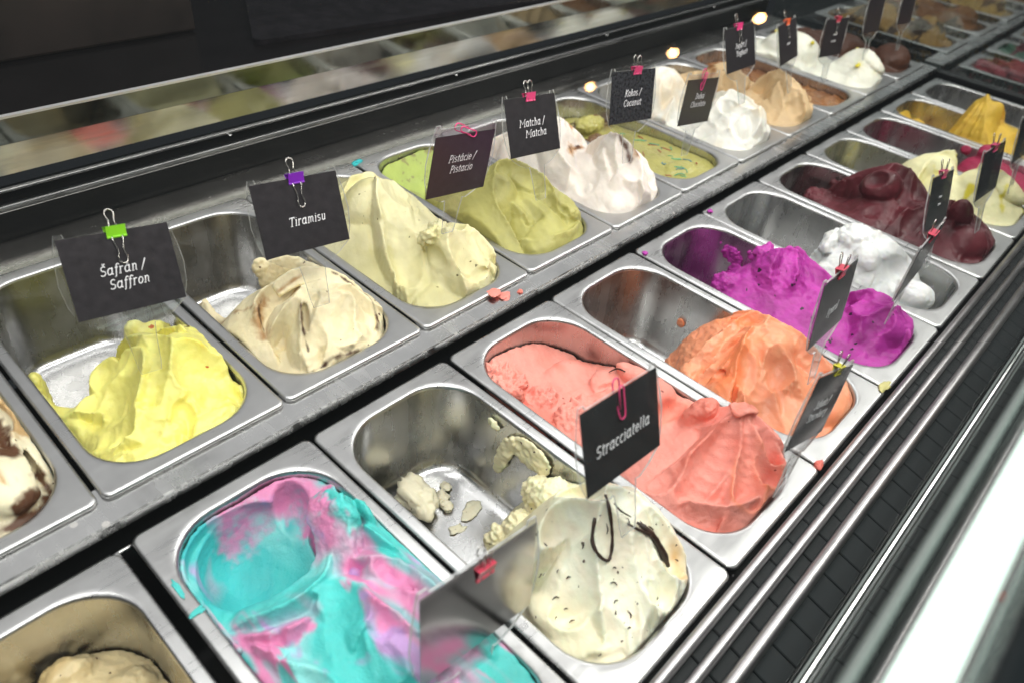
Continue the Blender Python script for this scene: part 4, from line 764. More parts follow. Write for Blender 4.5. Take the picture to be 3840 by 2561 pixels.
gelato('F', 3, 'salmon pink strawberry ice cream filling its pan with rough scraped back', [
    Hf([(-50, 325, -16), (0, 335, -20), (50, 325, -34), (-64, 280, -16), (-20, 290, -26), (30, 290, -38), (64, 280, -40), (-40, 240, -24), (10, 240, -26), (55, 235, -20), (-45, 200, -16), (0, 195, -18), (45, 200, -16), (-50, 150, -12), (0, 150, -12), (50, 150, -6), (-50, 100, -12), (0, 100, -4), (45, 105, 4), (-45, 55, -12), (0, 60, 2), (40, 60, 6), (-40, 25, -10), (0, 18, -8), (45, 25, -8)], rough=.12),
    E((-44, 302, -18), (20, 26, 12), rough=2., k=4), E((-58, 285, -10), (9, 22, 12), rough=1.4, k=3), E((-26, 262, -26), (22, 14, 8), rough=1.8, k=4), E((-22, 214, -18), (30, 22, 8), rough=1.5, k=4), S((-14, 268, -20), (14, 8, 6), (20, 0, 0), k=3, rough=1.6),
    E((30, 268, -34), (34, 24, 8), (-10, 0, 0), k=4), E((44, 225, -22), (24, 20, 8), (0, 0, 0), k=3), S((20, 228, -16), (4, 22, 5), (70, 0, 0), k=2),
    E((60, 196, -8), (12, 36, 12), k=5), E((50, 166, -4), (20, 15, 12), (20, 20, 0), k=8), C([(-10, 196, -6, 6), (20, 190, -2, 7), (48, 182, 2, 7)], k=4),
    S((38, 146, 2), (24, 10, 16), (-10, 0, 0), k=4, col=1), E((50, 118, 6), (22, 12, 22), (-15, 12, 0), rough=.3, k=7), E((44, 110, 20), (9, 7, 7), rough=.8, k=6),
    D2((40, 72, 4), (26, 34, 28), 0, k=4), C([(42, 82, 36, 4), (24, 82, 25, 7), (-6, 86, 12, 9), (-44, 100, -4, 8)], k=4), C([(42, 78, 37, 4), (20, 58, 23, 7), (-8, 44, 6, 7), (-36, 36, -6, 6)], k=3.5), C([(42, 76, 37, 4), (52, 50, 20, 6), (56, 30, -2, 5)], k=4), C([(42, 76, 37, 4), (34, 48, 22, 5), (26, 30, 4, 5)], k=3),
    Tr([(30, 86, 30), (2, 70, 6), (-42, 68, -12)], 15), Tr([(34, 66, 26), (8, 44, 4), (-12, 30, -8)], 9, col=1), Tr([(46, 60, 26), (42, 36, 2)], 6), Tr([(32, 106, 16), (0, 120, -4), (-44, 132, -14)], 18), Tr([(20, 48, 12), (20, 30, -2)], 7, col=1),
    C([(-50, 64, -8, 6), (-34, 36, -4, 7), (-2, 25, -3, 7), (32, 26, -4, 6)], k=3, rough=.15), Rb([(36, 84, 38, 6), (44, 76, 42, 5), (52, 70, 40, 4)], (.3, .8, .2), 2, k=3, rough=.5)],
    ['#ee9a8c', '#f08a62', '#e58676'], G['sorbet'], marble=[(2, 50, .3, .5, (1, 1, 1), None)], lift=[(30, 72, 32, 32, 12)], h=1.5, seed=61, disp=(.5, 9.), rough=(2.4, 5.), strokes=(11, 40, 50, 2.4, (110, 310)), sharp=.8)

gelato('F', 4, 'glossy orange ice cream whipped up in the front of its pan', [
    Hf([(-50, 30, -15), (0, 20, -11), (45, 26, -13), (-67, 80, -26), (67, 80, -20), (-35, 70, -14), (10, 70, -2), (45, 70, -6), (-45, 120, -14), (0, 120, 2), (45, 120, 8), (-45, 160, -28), (0, 160, -6), (45, 160, 2), (-50, 190, -80), (0, 195, -66), (50, 190, -40)] + R0(226)),
    C([(44, 142, 22, 9), (12, 150, 17, 10), (-20, 132, 10, 10), (-32, 104, 2, 9)], k=6), C([(48, 150, 20, 8), (54, 110, 17, 9), (46, 60, 4, 8)], k=6), E((30, 128, 8), (30, 30, 17), k=8), Tr([(20, 116, 14), (-8, 104, 2), (-44, 92, -14)], 17), Tr([(6, 170, 2), (-40, 166, -20)], 14), Tr([(40, 112, 12), (30, 72, -2), (18, 38, -10)], 15), C([(22, 132, 26, 5), (6, 110, 18, 6), (0, 84, 6, 6)], k=5), E((-30, 176, -34), (26, 12, 18), (10, 0, 0), k=5, rough=.4), C([(52, 164, 20, 6), (40, 170, 14, 6), (10, 176, 4, 6)], k=5, rough=.3),
    S((-36, 146, -8), (4, 12, 4), (60, 0, 0), k=2), E((20, 36, -10), (36, 18, 12), k=5), C([(58, 70, 6, 5), (58, 44, -4, 6), (40, 28, -8, 5)], k=4), S((44, 46, 2), (6, 18, 7), (20, 0, 0), k=3),
    E((-30, 212, -108), (14, 12, 6), rough=.8), E((66.5, 222, -70), (3, 16, 10), rough=.5), E((68, 250, -50), (2.6, 7, 8), rough=.4), E((52, 206, -58), (14, 10, 22), rough=.5)],
    ['#ffa37c', '#fe8f5e'], G['orange'], marble=[(1, 46, .1, .6, (1, 1, 1), None)], lift=[(10, 112, 40, 44, 8)], h=1.6, seed=70, disp=(.4, 13.), rough=(2., 5.), strokes=(9, 50, 45, 3., (30, 190)), sharp=.8)

gelato('F', 5, 'magenta dragon fruit ice cream full of tiny black seeds', [
    Hf([(-50, 30, -15), (0, 20, -12), (45, 26, -12), (-65, 70, -20), (66, 70, -16), (-30, 70, -16), (10, 75, -12), (40, 70, -4), (-40, 120, -16), (10, 125, -12), (45, 125, -4), (-40, 165, -12), (0, 165, 0), (45, 170, 0), (-45, 205, -12), (0, 205, 10), (40, 205, 8), (-50, 240, -26), (0, 240, -14), (45, 240, -30), (-50, 262, -70), (0, 268, -90), (50, 265, -80)] + R0(290), rough=.25),
    D2((16, 190, 0), (46, 36, 30), 0, rough=.4, k=5), E((-36, 236, -16), (20, 16, 13), rough=1.3, k=4), E((20, 220, 18), (20, 10, 8), rough=1.2, k=4), Tr([(4, 180, 16), (-24, 172, 0), (-46, 160, -10)], 14), C([(54, 190, 22, 6), (52, 160, 14, 7), (44, 132, 2, 7)], k=5),
    D2((30, 60, -10), (33, 36, 26), 0, k=4), C([(40, 78, 22, 6), (22, 72, 10, 8), (-10, 62, -6, 8)], k=5), C([(40, 78, 22, 5), (36, 50, 14, 6), (26, 28, -4, 6)], k=4, rough=.3), Tr([(24, 98, 2), (-8, 92, -8), (-46, 84, -16)], 18), E((48, 42, -6), (14, 18, 16), k=5),
    E((67, 285, -34), (3, 26, 16), rough=1.6), E((62, 262, -64), (5, 18, 24), rough=1.4), E((66, 310, -20), (3, 10, 8), rough=1.2), E((30, 278, -104), (30, 20, 8), rough=1.5), E((67, 250, -16), (3, 9, 6), rough=1.)],
    ['#bd3ca6', '#a82c92'], G['dragon'], marble=[(1, 30, .1, .5, (1, 1, 1), None)], lift=[(0, 185, 38, 40, 14), (22, 74, 30, 32, 12), (10, 128, 44, 30, 7)], h=1.7, seed=77, disp=(.5, 9.), rough=(2.4, 6.), strokes=(14, 40, 60, 3., (30, 250)))

gelato('F', 6, 'rough snow white ice cream at the front of a half empty pan', [
    Hf([(-50, 36, -26), (-10, 24, -28), (30, 30, -60), (50, 40, -90), (-64, 80, -30), (0, 80, -16), (36, 75, -30), (62, 95, -44), (-45, 115, -34), (0, 120, -6), (40, 120, -6), (-45, 160, -28), (0, 170, -10), (40, 170, 0), (62, 175, -24), (-45, 194, -50), (20, 200, -36), (60, 200, -60)] + R0(222), rough=.6),
    E((24, 160, 0), (36, 26, 16), rough=.9, k=6), E((-8, 128, -6), (20, 18, 14), rough=.5, k=5), E((-22, 52, -8), (22, 24, 18), rough=.5, k=5), E((24, 108, 2), (24, 18, 10), rough=.5, k=5), S((0, 92, -2), (18, 14, 14), k=6), C([(40, 140, 8, 7), (36, 110, 6, 7), (10, 90, -4, 7)], k=5), E((10, 186, -14), (36, 14, 16), rough=1.3, k=4)],
    ['#eff1ef', '#e2e6e6'], G['snow'], lift=[(0, 150, 36, 42, 16)], h=1.9, seed=83, rough=(2.0, 8.), strokes=(16, 40, 60, 4., (40, 190)))

gelato('F', 7, 'deep maroon ice cream with one tall glossy curl', [
    Hf([(-45, 30, -13), (0, 20, -11), (45, 26, -12), (-40, 80, -10), (10, 80, 8), (45, 80, -2), (-40, 130, -14), (10, 130, -6), (45, 130, 2), (-40, 180, -12), (10, 190, 0), (45, 190, 12), (-45, 230, -26), (0, 240, -26), (45, 240, -20), (-50, 285, -56), (0, 285, -50), (40, 285, -36), (-50, 320, -130), (0, 325, -130), (50, 320, -110)], rough=.25),
    E((18, 198, 10), (34, 30, 26), k=5), C([(42, 222, 22, 7), (46, 200, 38, 9), (46, 168, 34, 9), (24, 142, 18, 10), (-8, 146, 2, 9)], k=4), S((-6, 204, 30), (17, 17, 15), (0, 0, 0), k=1.5), Tr([(26, 172, 18), (10, 150, 0)], 8),
    E((16, 80, 20), (17, 17, 22), k=4), E((14, 48, -6), (46, 28, 21), k=5), C([(30, 96, 32, 5), (36, 70, 22, 6), (20, 40, 14, 6)], k=4), S((-8, 92, 14), (14, 10, 14), k=4), E((20, 280, -34), (26, 22, 10), rough=1.6, k=4), E((58, 262, -20), (10, 22, 12), rough=1.2, k=4), E((-34, 262, -44), (24, 20, 10), rough=1.6, k=4)],
    ['#62262e', '#4c1a20'], G['maroon'], marble=[(1, 40, .1, .5, (1, 1, 1), None)], lift=[(6, 180, 34, 34, 18), (0, 76, 26, 25, 16)], h=1.9, seed=91, disp=(.4, 12.), strokes=(20, 40, 50, 4., (30, 250)))

gelato('F', 8, 'pale yellow ice cream swirl with a folded peak', [
    Hf([(-50, 28, -12), (0, 18, -10), (45, 24, -12), (-64, 80, -16), (64, 80, -14), (0, 110, 0), (-40, 150, -14), (40, 150, 4), (0, 180, -20), (45, 180, -6), (-45, 190, -70), (0, 205, -80), (50, 200, -50)] + R0(232)),
    Sw((22, 74, -22), 52, 1.25, 17, 62, tw=2), E((38, 164, 2), (30, 32, 26), (0, 0, 0), k=5), C([(20, 176, 10, 7), (40, 172, 26, 8), (62, 158, 30, 7)], k=5), C([(-4, 196, -20, 6), (20, 184, -4, 7), (44, 176, 18, 7)], k=5), E((40, 260, -66), (12, 9, 8), rough=1.5), E((28, 96, 34), (14, 12, 8), rough=1., k=3)],
    ['#f0ebba', '#e0d23c'], G['white'], marble=[(1, 26, .62, .3, (1, 1, 1), None)], lift=[(20, 90, 36, 60, 10)], h=2.0, seed=97)
gelato('F', 9, 'dark pink raspberry ice cream left at the front of its pan', [
    Hf([(-50, 28, -12), (0, 18, -10), (45, 24, -12), (0, 70, -4), (-50, 80, -20), (50, 80, -8), (0, 120, -10), (40, 130, 0), (-40, 150, -60), (0, 165, -50), (40, 165, -30)] + R0(205)),
    E((40, 130, 6), (18, 16, 14), rough=.5), E((-54, 290, -60), (8, 30, 30), rough=1.2), E((-20, 320, -70), (26, 8, 20), rough=1.2), E((64, 170, -8), (6, 10, 8), rough=.8)],
    ['#a92850', '#8a1c3c'], G['sorbet'], h=2.2, seed=101)
gelato('F', 10, 'golden yellow mango ice cream with one tall fold', [
    Hf([(-50, 28, -12), (0, 18, -10), (45, 24, -12), (0, 70, 2), (-45, 110, -6), (45, 110, 4), (0, 150, 4), (-40, 190, -20), (40, 190, 6), (0, 225, -30), (50, 225, -20), (-40, 240, -60), (0, 280, -56), (-40, 310, -30), (30, 300, -70), (0, 335, -16), (50, 325, -30), (60, 260, -90)]),
    E((26, 180, 10), (38, 24, 30), (-20, 0, 0), k=5), C([(56, 200, 26, 7), (30, 205, 38, 8), (0, 190, 24, 8), (-20, 170, 6, 8)], k=5), S((36, 160, 24), (14, 12, 18), k=4, col=1), E((10, 90, 0), (40, 30, 20), k=6), E((-10, 300, -34), (40, 22, 12), rough=1., k=4)],
    ['#e0ba44', '#cf8a10'], G['sorbet'], lift=[(20, 185, 40, 40, 12)], h=2.2, seed=103, disp=(.4, 12.))
# ------------------------------------------------------------------ pans placed
FL = {0: 'steel pan in the front row with low beige ice cream', 1: 'steel pan in the front row holding turquoise and pink ice cream', 2: 'steel pan with bare scraped floor behind white chocolate chip ice cream', 3: 'steel pan full of salmon pink ice cream', 4: 'steel pan with bare back half behind orange ice cream', 5: 'steel pan stained purple behind magenta ice cream', 6: 'steel pan with rough snow white ice cream in front', 7: 'steel pan holding deep maroon ice cream', 8: 'steel pan with bare back behind a pale yellow swirl', 9: 'nearly empty steel pan with dark pink smears', 10: 'steel pan holding golden yellow ice cream', 11: 'empty dark steel pan at the far end of the front row'}
BL = {0: 'steel pan with cream and chocolate rippled ice cream', 1: 'steel pan half emptied behind bright yellow ice cream', 2: 'steel pan half emptied behind cream brown rippled ice cream', 3: 'steel pan heaped with pale pistachio ice cream', 4: 'steel pan holding olive green ice cream', 5: 'steel pan heaped with white brown swirled ice cream', 6: 'steel pan filled level with green ice cream', 7: 'steel pan heaped with tall white ice cream', 8: 'steel pan heaped with tan ice cream', 9: 'steel pan filled level with brown ice cream', 10: 'steel pan of white ice cream with yellow zest', 11: 'steel pan of dark chocolate ice cream at the end of the back row'}
pr = random.Random(3)
for k in range(12):
    pan('F', k, FL[k], dx=(-.006 if k == 0 else pr.uniform(-.0006, .0006)), dy=pr.uniform(-.001, .001), dz=(-.0035 if k == 0 else pr.uniform(-.0006, .0006)), rz=pr.uniform(-.25, .25))
    pan('B', k, BL[k], dx=pr.uniform(-.0006, .0006), dy=pr.uniform(-.001, .001), dz=pr.uniform(-.0008, .0008), rz=pr.uniform(-.25, .25))
for (r, k), (o, V) in GEL.items():
    if (r, k) == ('F', 0): o.location.x -= .006; o.location.z -= .0035

# ------------------------------------------------------------------ loose bits
def blob(name, parent, row, k, c, r, m, seed, col, rough=.35):
    bm = bmesh.new(); bmesh.ops.create_icosphere(bm, subdivisions=4, radius=1); V = np.array([v.co[:] for v in bm.verts])
    V = V * (1 + rough * fbm(V * 10 + seed * 3.3, 13, 4, seed)[:, None]); V = V * np.array(r); V = V * (1 + .12 * fbm(V, 3.5, 2, seed + 2)[:, None])
    me = bpy.data.meshes.new(name); bm.to_mesh(me); bm.free()
    loc = Vector(((k + .5) * P, BY if row == 'B' else 0, BZ if row == 'B' else 0)) + Vector(c) / 1000
    me.vertices.foreach_set('co', (V / 1000).astype(np.float32).ravel()); me.polygons.foreach_set('use_smooth', [True] * len(me.polygons))
    at = me.color_attributes.new('pigment', 'FLOAT_COLOR', 'POINT'); at.data.foreach_set('color', np.tile(np.array([*lin(col), 1.]), len(V)).astype(np.float32)); me.update()
    me.materials.append(m); o = bpy.data.objects.new(name, me); COL.objects.link(o); o.location = loc; return o
ch = blob('ice_cream_scrap', None, 'F', 2, (-4, 292, -102), (15, 24, 13), G['strac'], 3, '#ebe4c8', .6); tag(ch, 'large lump of chocolate flecked white ice cream left on the bare pan floor', 'ice cream')
for i, (c, r, lab) in enumerate((((18, 272, -113), (7, 8, 3.6), 'knob of white ice cream touching the large lump on the pan floor'), ((22, 286, -113), (6, 7, 4), 'rounded white crumb behind the knob on the bare pan floor'), ((34, 252, -115.2), (12, 7, 1.2), 'widest thin smear of white ice cream on the bare pan floor'), ((10, 244, -115.3), (7, 6, 1.1), 'flat grey white smear between the lump and the ice cream mound'), ((36, 292, -113), (6, 5, 2), 'tiny white crumb by the far wall of the scraped pan'))):
    tag(blob('ice_cream_scrap', None, 'F', 2, c, r, G['strac'], 20 + i, '#e6dfc4', .6), lab, 'ice cream', 'scraps on the bare pan floor')
tag(blob('ice_cream_scrap', None, 'B', 3, (20, 1, -.2), (6, 6, 1.2), G['sorbet'], 31, '#eb8f84', .5), 'pink ice cream smear on the edge of the pistachio pan', 'ice cream')
tag(blob('ice_cream_scrap', None, 'B', 3, (28, -9, -4.4), (8, 6, 1.2), G['sorbet'], 32, '#eb8f84', .6), 'larger pink ice cream scrap on the steel support rail', 'ice cream')
tag(blob('ice_cream_scrap', None, 'B', 3, (50, -15, -4.2), (3, 3, 1.6), G['sorbet'], 33, '#e87f70', .6), 'small pink crumb at the edge of the support rail', 'ice cream')
tag(blob('ice_cream_scrap', None, 'B', 4, (-78, 345, 1), (7, 3.5, 2.4), G['marble'], 34, '#2bb8bc', .6), 'turquoise ice cream scrap on the back corner of the matcha pan', 'ice cream')
tag(blob('ice_cream_scrap', None, 'F', 1, (-77, 290, .3), (1.8, 9, .5), G['marble'], 35, '#4fc6c0', .6), 'thin turquoise streak on the rim of the marbled pan', 'ice cream')
tag(blob('ice_cream_scrap', None, 'F', 1, (-76, 262, .3), (5, 2.6, .5), G['marble'], 36, '#4fc6c0', .6), 'turquoise dab on the rim of the marbled pan', 'ice cream')
tag(blob('ice_cream_scrap', None, 'F', 5, (-80, 338, 1.5), (3.5, 3.5, 2.4), G['dragon'], 37, '#b53aa8', .5), 'magenta crumb on the back rim between two pans', 'ice cream')
tag(blob('ice_cream_scrap', None, 'F', 6, (-72, 345, 1.5), (4.5, 3.5, 2.6), G['dragon'], 38, '#b53aa8', .5), 'magenta crumb on the back rim of the snow white pan', 'ice cream')
tag(blob('ice_cream_scrap', None, 'F', 4, (-84, 4, .5), (5, 4, 3), G['sorbet'], 39, '#e8796c', .5), 'salmon crumb stuck by the front grille tube', 'ice cream')
tag(blob('ice_cream_scrap', None, 'F', 5, (-82, 6, .6), (8, 4, 1.2), G['white'], 40, '#d8cf8a', .7), 'pale yellow scrap on the front rim by the magenta pan', 'ice cream')

def tube_part(name, parent, pts, r, m, n=8):
    if isinstance(r, list):
        jr = random.Random(len(pts) * 7 + int(pts[0][0] * 10))
        q = smooth_path([(*p, w) for p, w in zip(pts, r)], 4); pts = [a[:3] for a in q]; r = [float(a[3]) * jr.uniform(.75, 1.2) for a in q]
    b = MB(); b.tube([Vector(p) / 1000 for p in pts], [q / 1000 for q in r] if isinstance(r, list) else r / 1000, n); return b.build(name, m, parent, True)
def on_top(row, k, pts, lift=.6): return [(x, y, top(row, k, x, y) + lift) for x, y in pts]
so = GEL[('F', 2)][0]
tube_part('chocolate_shard', so, on_top('F', 2, [(4, 96), (-6, 88), (-8, 78), (-2, 72), (6, 76), (12, 84), (16, 94), (24, 102)], 1.2), [1.4, 1.6, 1.6, 1.5, 1.3, 1.3, 1.5, 1.2], M['choc'])
tube_part('chocolate_shard', so, on_top('F', 2, [(34, 74), (36, 66), (40, 56), (44, 46), (44, 40)], .8), [1.2, 2.6, 2.6, 3.2, 1.6], M['choc'])
tube_part('chocolate_shard', so, on_top('F', 2, [(22, 76), (28, 68), (36, 60)], .8), [.8, 1.2, 1.6], M['choc'])
tube_part('chocolate_shard', so, on_top('F', 2, [(22, 92), (26, 86), (34, 80)], .6), [.5, .8, .6], M['choc'])
cr = random.Random(14)
for i in range(16):
    x, y, an, L = cr.uniform(-48, 52), cr.uniform(28, 112), cr.uniform(0, 3.14), cr.uniform(2.5, 6)
    tube_part('chocolate_shard', so, on_top('F', 2, [(x, y), (x + L * .5 * math.cos(an), y + L * .5 * math.sin(an)), (x + L * math.cos(an + .5), y + L * math.sin(an + .5))], -.1), [.35, cr.uniform(.5, 1.0), .3], M['choc'], 5)
tube_part('chocolate_shard', GEL[('F', 3)][0], on_top('F', 3, [(48, 232), (50, 224), (50, 214)], .4), [.5, 1.1, .6], M['choc'], 6)
do = GEL[('B', 6)][0]; dr = random.Random(8)
cols6 = [plain('drizzle_green', lin('#2fae8c'), .4), plain('drizzle_red', lin('#a83040'), .4), plain('drizzle_blue', lin('#2a7fa0'), .4)]
for i in range(26):
    x, y = dr.uniform(-48, 46), dr.uniform(34, 200); a = dr.uniform(.6, 2.6); L = dr.uniform(8, 22); pts = []
    for j in range(4): pts.append((x + L * j / 3 * math.cos(a) + dr.uniform(-2, 2), y + L * j / 3 * math.sin(a) * .8 + dr.uniform(-2, 2)))
    tube_part('drizzle', do, on_top('B', 6, [(max(-60, min(60, px)), py) for px, py in pts], .2), dr.uniform(.5, 1.0), cols6[i % 3 if i % 4 else 0], 6)

# ------------------------------------------------------------------ second section behind the end glass
SEC = [('B', 12.9, '#9a7434', 'golden brown crumbly ice cream behind the end glass', 40), ('B', 14.4, '#7a4c22', 'brown ice cream farther behind the end glass', 30), ('B', 16.0, '#a88a48', 'yellow brown ice cream at the far back behind the end glass', 36), ('F', 12.9, '#a03040', 'red fruit ice cream behind the end glass', 20), ('F', 14.2, '#3f7a60', 'green ice cream behind the end glass', 14), ('F', 15.6, '#b87a50', 'peach ice cream farther behind the end glass', 24), ('B', 17.6, '#8a5a3a', 'tan brown ice cream at the end of the second section', 30), ('F', 17.2, '#7c2a48', 'dark red ice cream at the end of the second section', 20)]
for i, (r, k, c, lab, hh) in enumerate(SEC):
    pan(r, k, 'steel pan of ' + lab)
    gelato(r, k, lab, [Hf([(-50, 28, -10), (0, 18, -8), (45, 24, -10), (0, 90, hh * .7), (-50, 120, 0), (50, 120, 5), (0, 180, hh), (0, 260, hh * .6), (0, 330, -6)], fold=(8, 36, 50 + 20 * i, i), rough=.8), E((10, 90, 6), (46, 44, hh), k=6, rough=.8), E((0, 210, 6), (50, 60, hh), k=6, rough=.8)],
           [c, '#3a2412' if r == 'B' else '#701a2c'], G['cream'] if r == 'B' else G['sorbet'], marble=[(1, 30, .2, .4, (1, 1, 1), None)], h=3.2, seed=120 + i, rough=(3., 9.))
b = MB(); b.prism([(.3642, .004), (.3642, .0143), (.405, .0143), (.405, .004)], 2.09, X1); cpart(b, 'support_rail', M['rail'])
b = MB(); b.box(2.062, 2.09, -.08, .81, -.05, .006); cpart(b, 'divider_bar', M['black'])

# ------------------------------------------------------------------ tags
LAB = {
 'saffron': ((0.2604, 0.4749, 0.1136), (0.989, -0.038, -0.144), (0.145, 0.469, 0.871)),
 'tiramisu': ((0.4147, 0.4454, 0.1274), (0.993, -0.06, -0.097), (0.114, 0.429, 0.896)),
 'pistacio': ((0.5924, 0.4345, 0.1409), (0.988, 0.024, -0.15), (0.15, -0.013, 0.989)),
 'matcha': ((0.7429, 0.4533, 0.1298), (0.994, -0.031, -0.104), (0.107, 0.406, 0.908)),
 'kokos': ((0.928, 0.4469, 0.1273), (0.991, -0.103, -0.087), (0.108, 0.225, 0.968)),
 'dubai': ((1.0923, 0.44, 0.0933), (0.99, -0.026, -0.137), (0.139, 0.086, 0.987)),
 'yoghurt': ((1.2589, 0.4652, 0.1303), (1.0, -0.028, 0.013), (-0.002, 0.357, 0.934)),
 'l8': ((1.4391, 0.4641, 0.1114), (0.993, 0.116, 0.009), (-0.051, 0.366, 0.929)),
 'l9': ((1.603, 0.4547, 0.0946), (0.995, -0.072, -0.068), (0.078, 0.149, 0.986)),
 'l10': ((1.79, 0.455, 0.110), (0.99, 0.0, -0.10), (0.12, 0.2, 0.97)),
 'l11': ((1.955, 0.445, 0.105), (0.99, 0.0, -0.10), (0.12, 0.2, 0.97)),
 'mirror': ((0.2987, 0.0918, 0.0310), (0.993, -0.045, -0.106), (0.112, 0.178, 0.978)),
 'strac': ((0.4354, 0.0855, 0.1121), (0.997, -0.032, -0.065), (0.072, 0.359, 0.931)),
 'straw': ((0.5968, 0.012, 0.0882), (0.938, -0.048, -0.342), (0.345, 0.082, 0.935)),
 'aperol': ((0.7373, 0.0624, 0.0986), (0.996, 0.027, -0.088), (0.082, 0.166, 0.983)),
 'f6': ((0.9334, 0.0453, 0.08), (0.998, 0.043, 0.05), (-0.05, -0.002, 0.999)),
 'f7': ((1.0977, 0.0722, 0.084), (0.989, -0.031, -0.142), (0.144, 0.307, 0.941)),
 'f8': ((1.2601, 0.0564, 0.0836), (0.998, -0.051, -0.026), (0.039, 0.277, 0.96)),
 'f9': ((1.445, 0.060, 0.085), (0.998, -0.03, -0.05), (0.06, 0.25, 0.965)),
}
CW, CH = .088, .066
# lettering: a slanted slab-serif hand drawn as strokes (em units)
def _arc(cx, cy, rx, ry, a0, a1, n=9): return [(cx + rx * math.cos(math.radians(a0 + (a1 - a0) * i / n)), cy + ry * math.sin(math.radians(a0 + (a1 - a0) * i / n))) for i in range(n + 1)]
def _l(*p): return [(p[i], p[i + 1]) for i in range(0, len(p), 2)]
_O = lambda cx=.23, cy=.25, rx=.17, ry=.25: _arc(cx, cy, rx, ry, 90, 450, 14)
_st = lambda x, h=.5: [_l(x, h, x, 0), _l(x - .08, h, x, h), _l(x - .08, 0, x + .08, 0)]
_ac = [_l(.20, .60, .32, .74)]
GLY = {
 'a': (.56, [_l(.40, .42) + _arc(.23, .25, .17, .25, 60, 300) + [(.40, .10)], _l(.34, .53, .41, .53, .41, .06, .46, 0, .54, .04)]), 'c': (.42, [_arc(.23, .25, .17, .25, 50, 310)]), 'e': (.44, [_arc(.23, .25, .17, .25, 0, 320) , _l(.06, .25, .40, .25)]), 'o': (.46, [_O()]),
 'n': (.50, _st(.12) + [_arc(.25, .32, .13, .18, 180, 0) + [(.38, .05), (.46, 0)]]), 'm': (.72, _st(.12) + [_arc(.235, .33, .115, .17, 180, 0) + [(.35, 0)], _arc(.465, .33, .115, .17, 180, 0) + [(.58, .05), (.66, 0)]]),
 'r': (.40, _st(.12) + [_arc(.26, .32, .14, .18, 180, 50)]), 'u': (.50, [_l(.04, .5, .12, .5, .12, .18) + _arc(.25, .18, .13, .18, 180, 360), _l(.31, .5, .38, .5, .38, .05, .46, 0)]),
 'i': (.24, _st(.12) + [_l(.12, .65, .12, .70)]), 't': (.32, [_l(.13, .68, .13, .12) + _arc(.23, .12, .10, .12, 180, 300, 5), _l(.03, .5, .28, .5)]), 'l': (.26, [_l(.04, .76, .12, .76, .12, .06, .21, 0)]),
 'h': (.50, _st(.12, .76) + [_arc(.25, .32, .13, .18, 180, 0) + [(.38, .05), (.46, 0)]]), 'k': (.46, _st(.12, .76) + [_l(.12, .2, .38, .5), _l(.21, .30, .40, 0, .46, 0)]), 'b': (.48, [_l(.04, .76, .12, .76, .12, 0), _O(.28)]), 'd': (.50, [_O(.21), _l(.30, .76, .38, .76, .38, .05, .46, 0)]),
 'p': (.48, [_l(.04, .5, .12, .5, .12, -.24), _l(.04, -.24, .20, -.24), _O(.28)]), 'g': (.46, [_O(.21), _l(.38, .5, .38, -.08) + _arc(.22, -.08, .16, .15, 0, -150)]), 'y': (.46, [_l(.03, .5, .09, .5, .23, .02), _l(.33, .5, .42, .5), _l(.39, .5, .16, -.22, .06, -.22)]),
 's': (.40, [_arc(.2, .375, .13, .125, 35, 270), _arc(.2, .125, .14, .125, 90, -145)]), 'w': (.66, [_l(.04, .5, .10, .5, .20, 0, .34, .46, .46, 0, .60, .5)]), 'f': (.32, [_arc(.27, .62, .12, .14, 20, 180, 6) + [(.15, -.16), (.06, -.22)], _l(.03, .5, .29, .5)]),
 'S': (.52, [_arc(.26, .54, .18, .18, 30, 270), _arc(.26, .18, .20, .18, 90, -150)]), 'T': (.56, [_l(.28, .72, .28, 0), _l(.03, .60, .03, .72, .53, .72, .53, .60), _l(.19, 0, .37, 0)]), 'P': (.52, [_l(.04, .72, .30, .72) + _arc(.30, .53, .17, .19, 90, -90) + [(.13, .34)], _l(.13, .72, .13, 0), _l(.04, 0, .24, 0)]),
 'M': (1.0, [_l(.02, .72, .14, .72, .12, 0), _l(.14, .72, .49, .26, .84, .72, .86, 0), _l(.84, .72, .96, .72), _l(.02, 0, .23, 0), _l(.76, 0, .97, 0)]), 'K': (.58, [_l(.13, .72, .13, 0), _l(.04, .72, .22, .72), _l(.04, 0, .22, 0), _l(.13, .28, .48, .72), _l(.40, .72, .56, .72), _l(.25, .43, .48, 0, .57, 0)]),
 'C': (.56, [_arc(.30, .36, .24, .36, 45, 315, 14), _l(.47, .72, .47, .54)]), 'D': (.60, [_l(.04, .72, .24, .72) + _arc(.24, .36, .30, .36, 90, -90, 12) + [(.04, 0)], _l(.13, .72, .13, 0)]), 'J': (.44, [_l(.18, .72, .40, .72), _l(.30, .72, .30, .16) + _arc(.16, .16, .14, .16, 0, -170)]),
 'A': (.60, [_l(.06, 0, .30, .72, .54, 0), _l(.15, .25, .45, .25), _l(0, 0, .13, 0), _l(.46, 0, .61, 0)]), 'L': (.48, [_l(.13, .72, .13, 0, .44, 0, .44, .14), _l(.04, .72, .23, .72), _l(.04, 0, .13, 0)]), '/': (.40, [_l(.04, -.10, .34, .80)]), ' ': (.22, []), '~': (.34, [_l(0, .1, .08, .4, .16, .1, .24, .4, .34, .12)]), 'Y': (.58, [_l(.02, .72, .18, .72), _l(.10, .72, .30, .34, .30, 0), _l(.30, .34, .50, .72), _l(.42, .72, .58, .72), _l(.21, 0, .39, 0)])}
GLY['Š'] = (.52, GLY['S'][1] + [_l(.15, .92, .26, .80, .37, .92)]); GLY['á'] = (.56, GLY['a'][1] + _ac); GLY['ý'] = (.46, GLY['y'][1] + _ac)
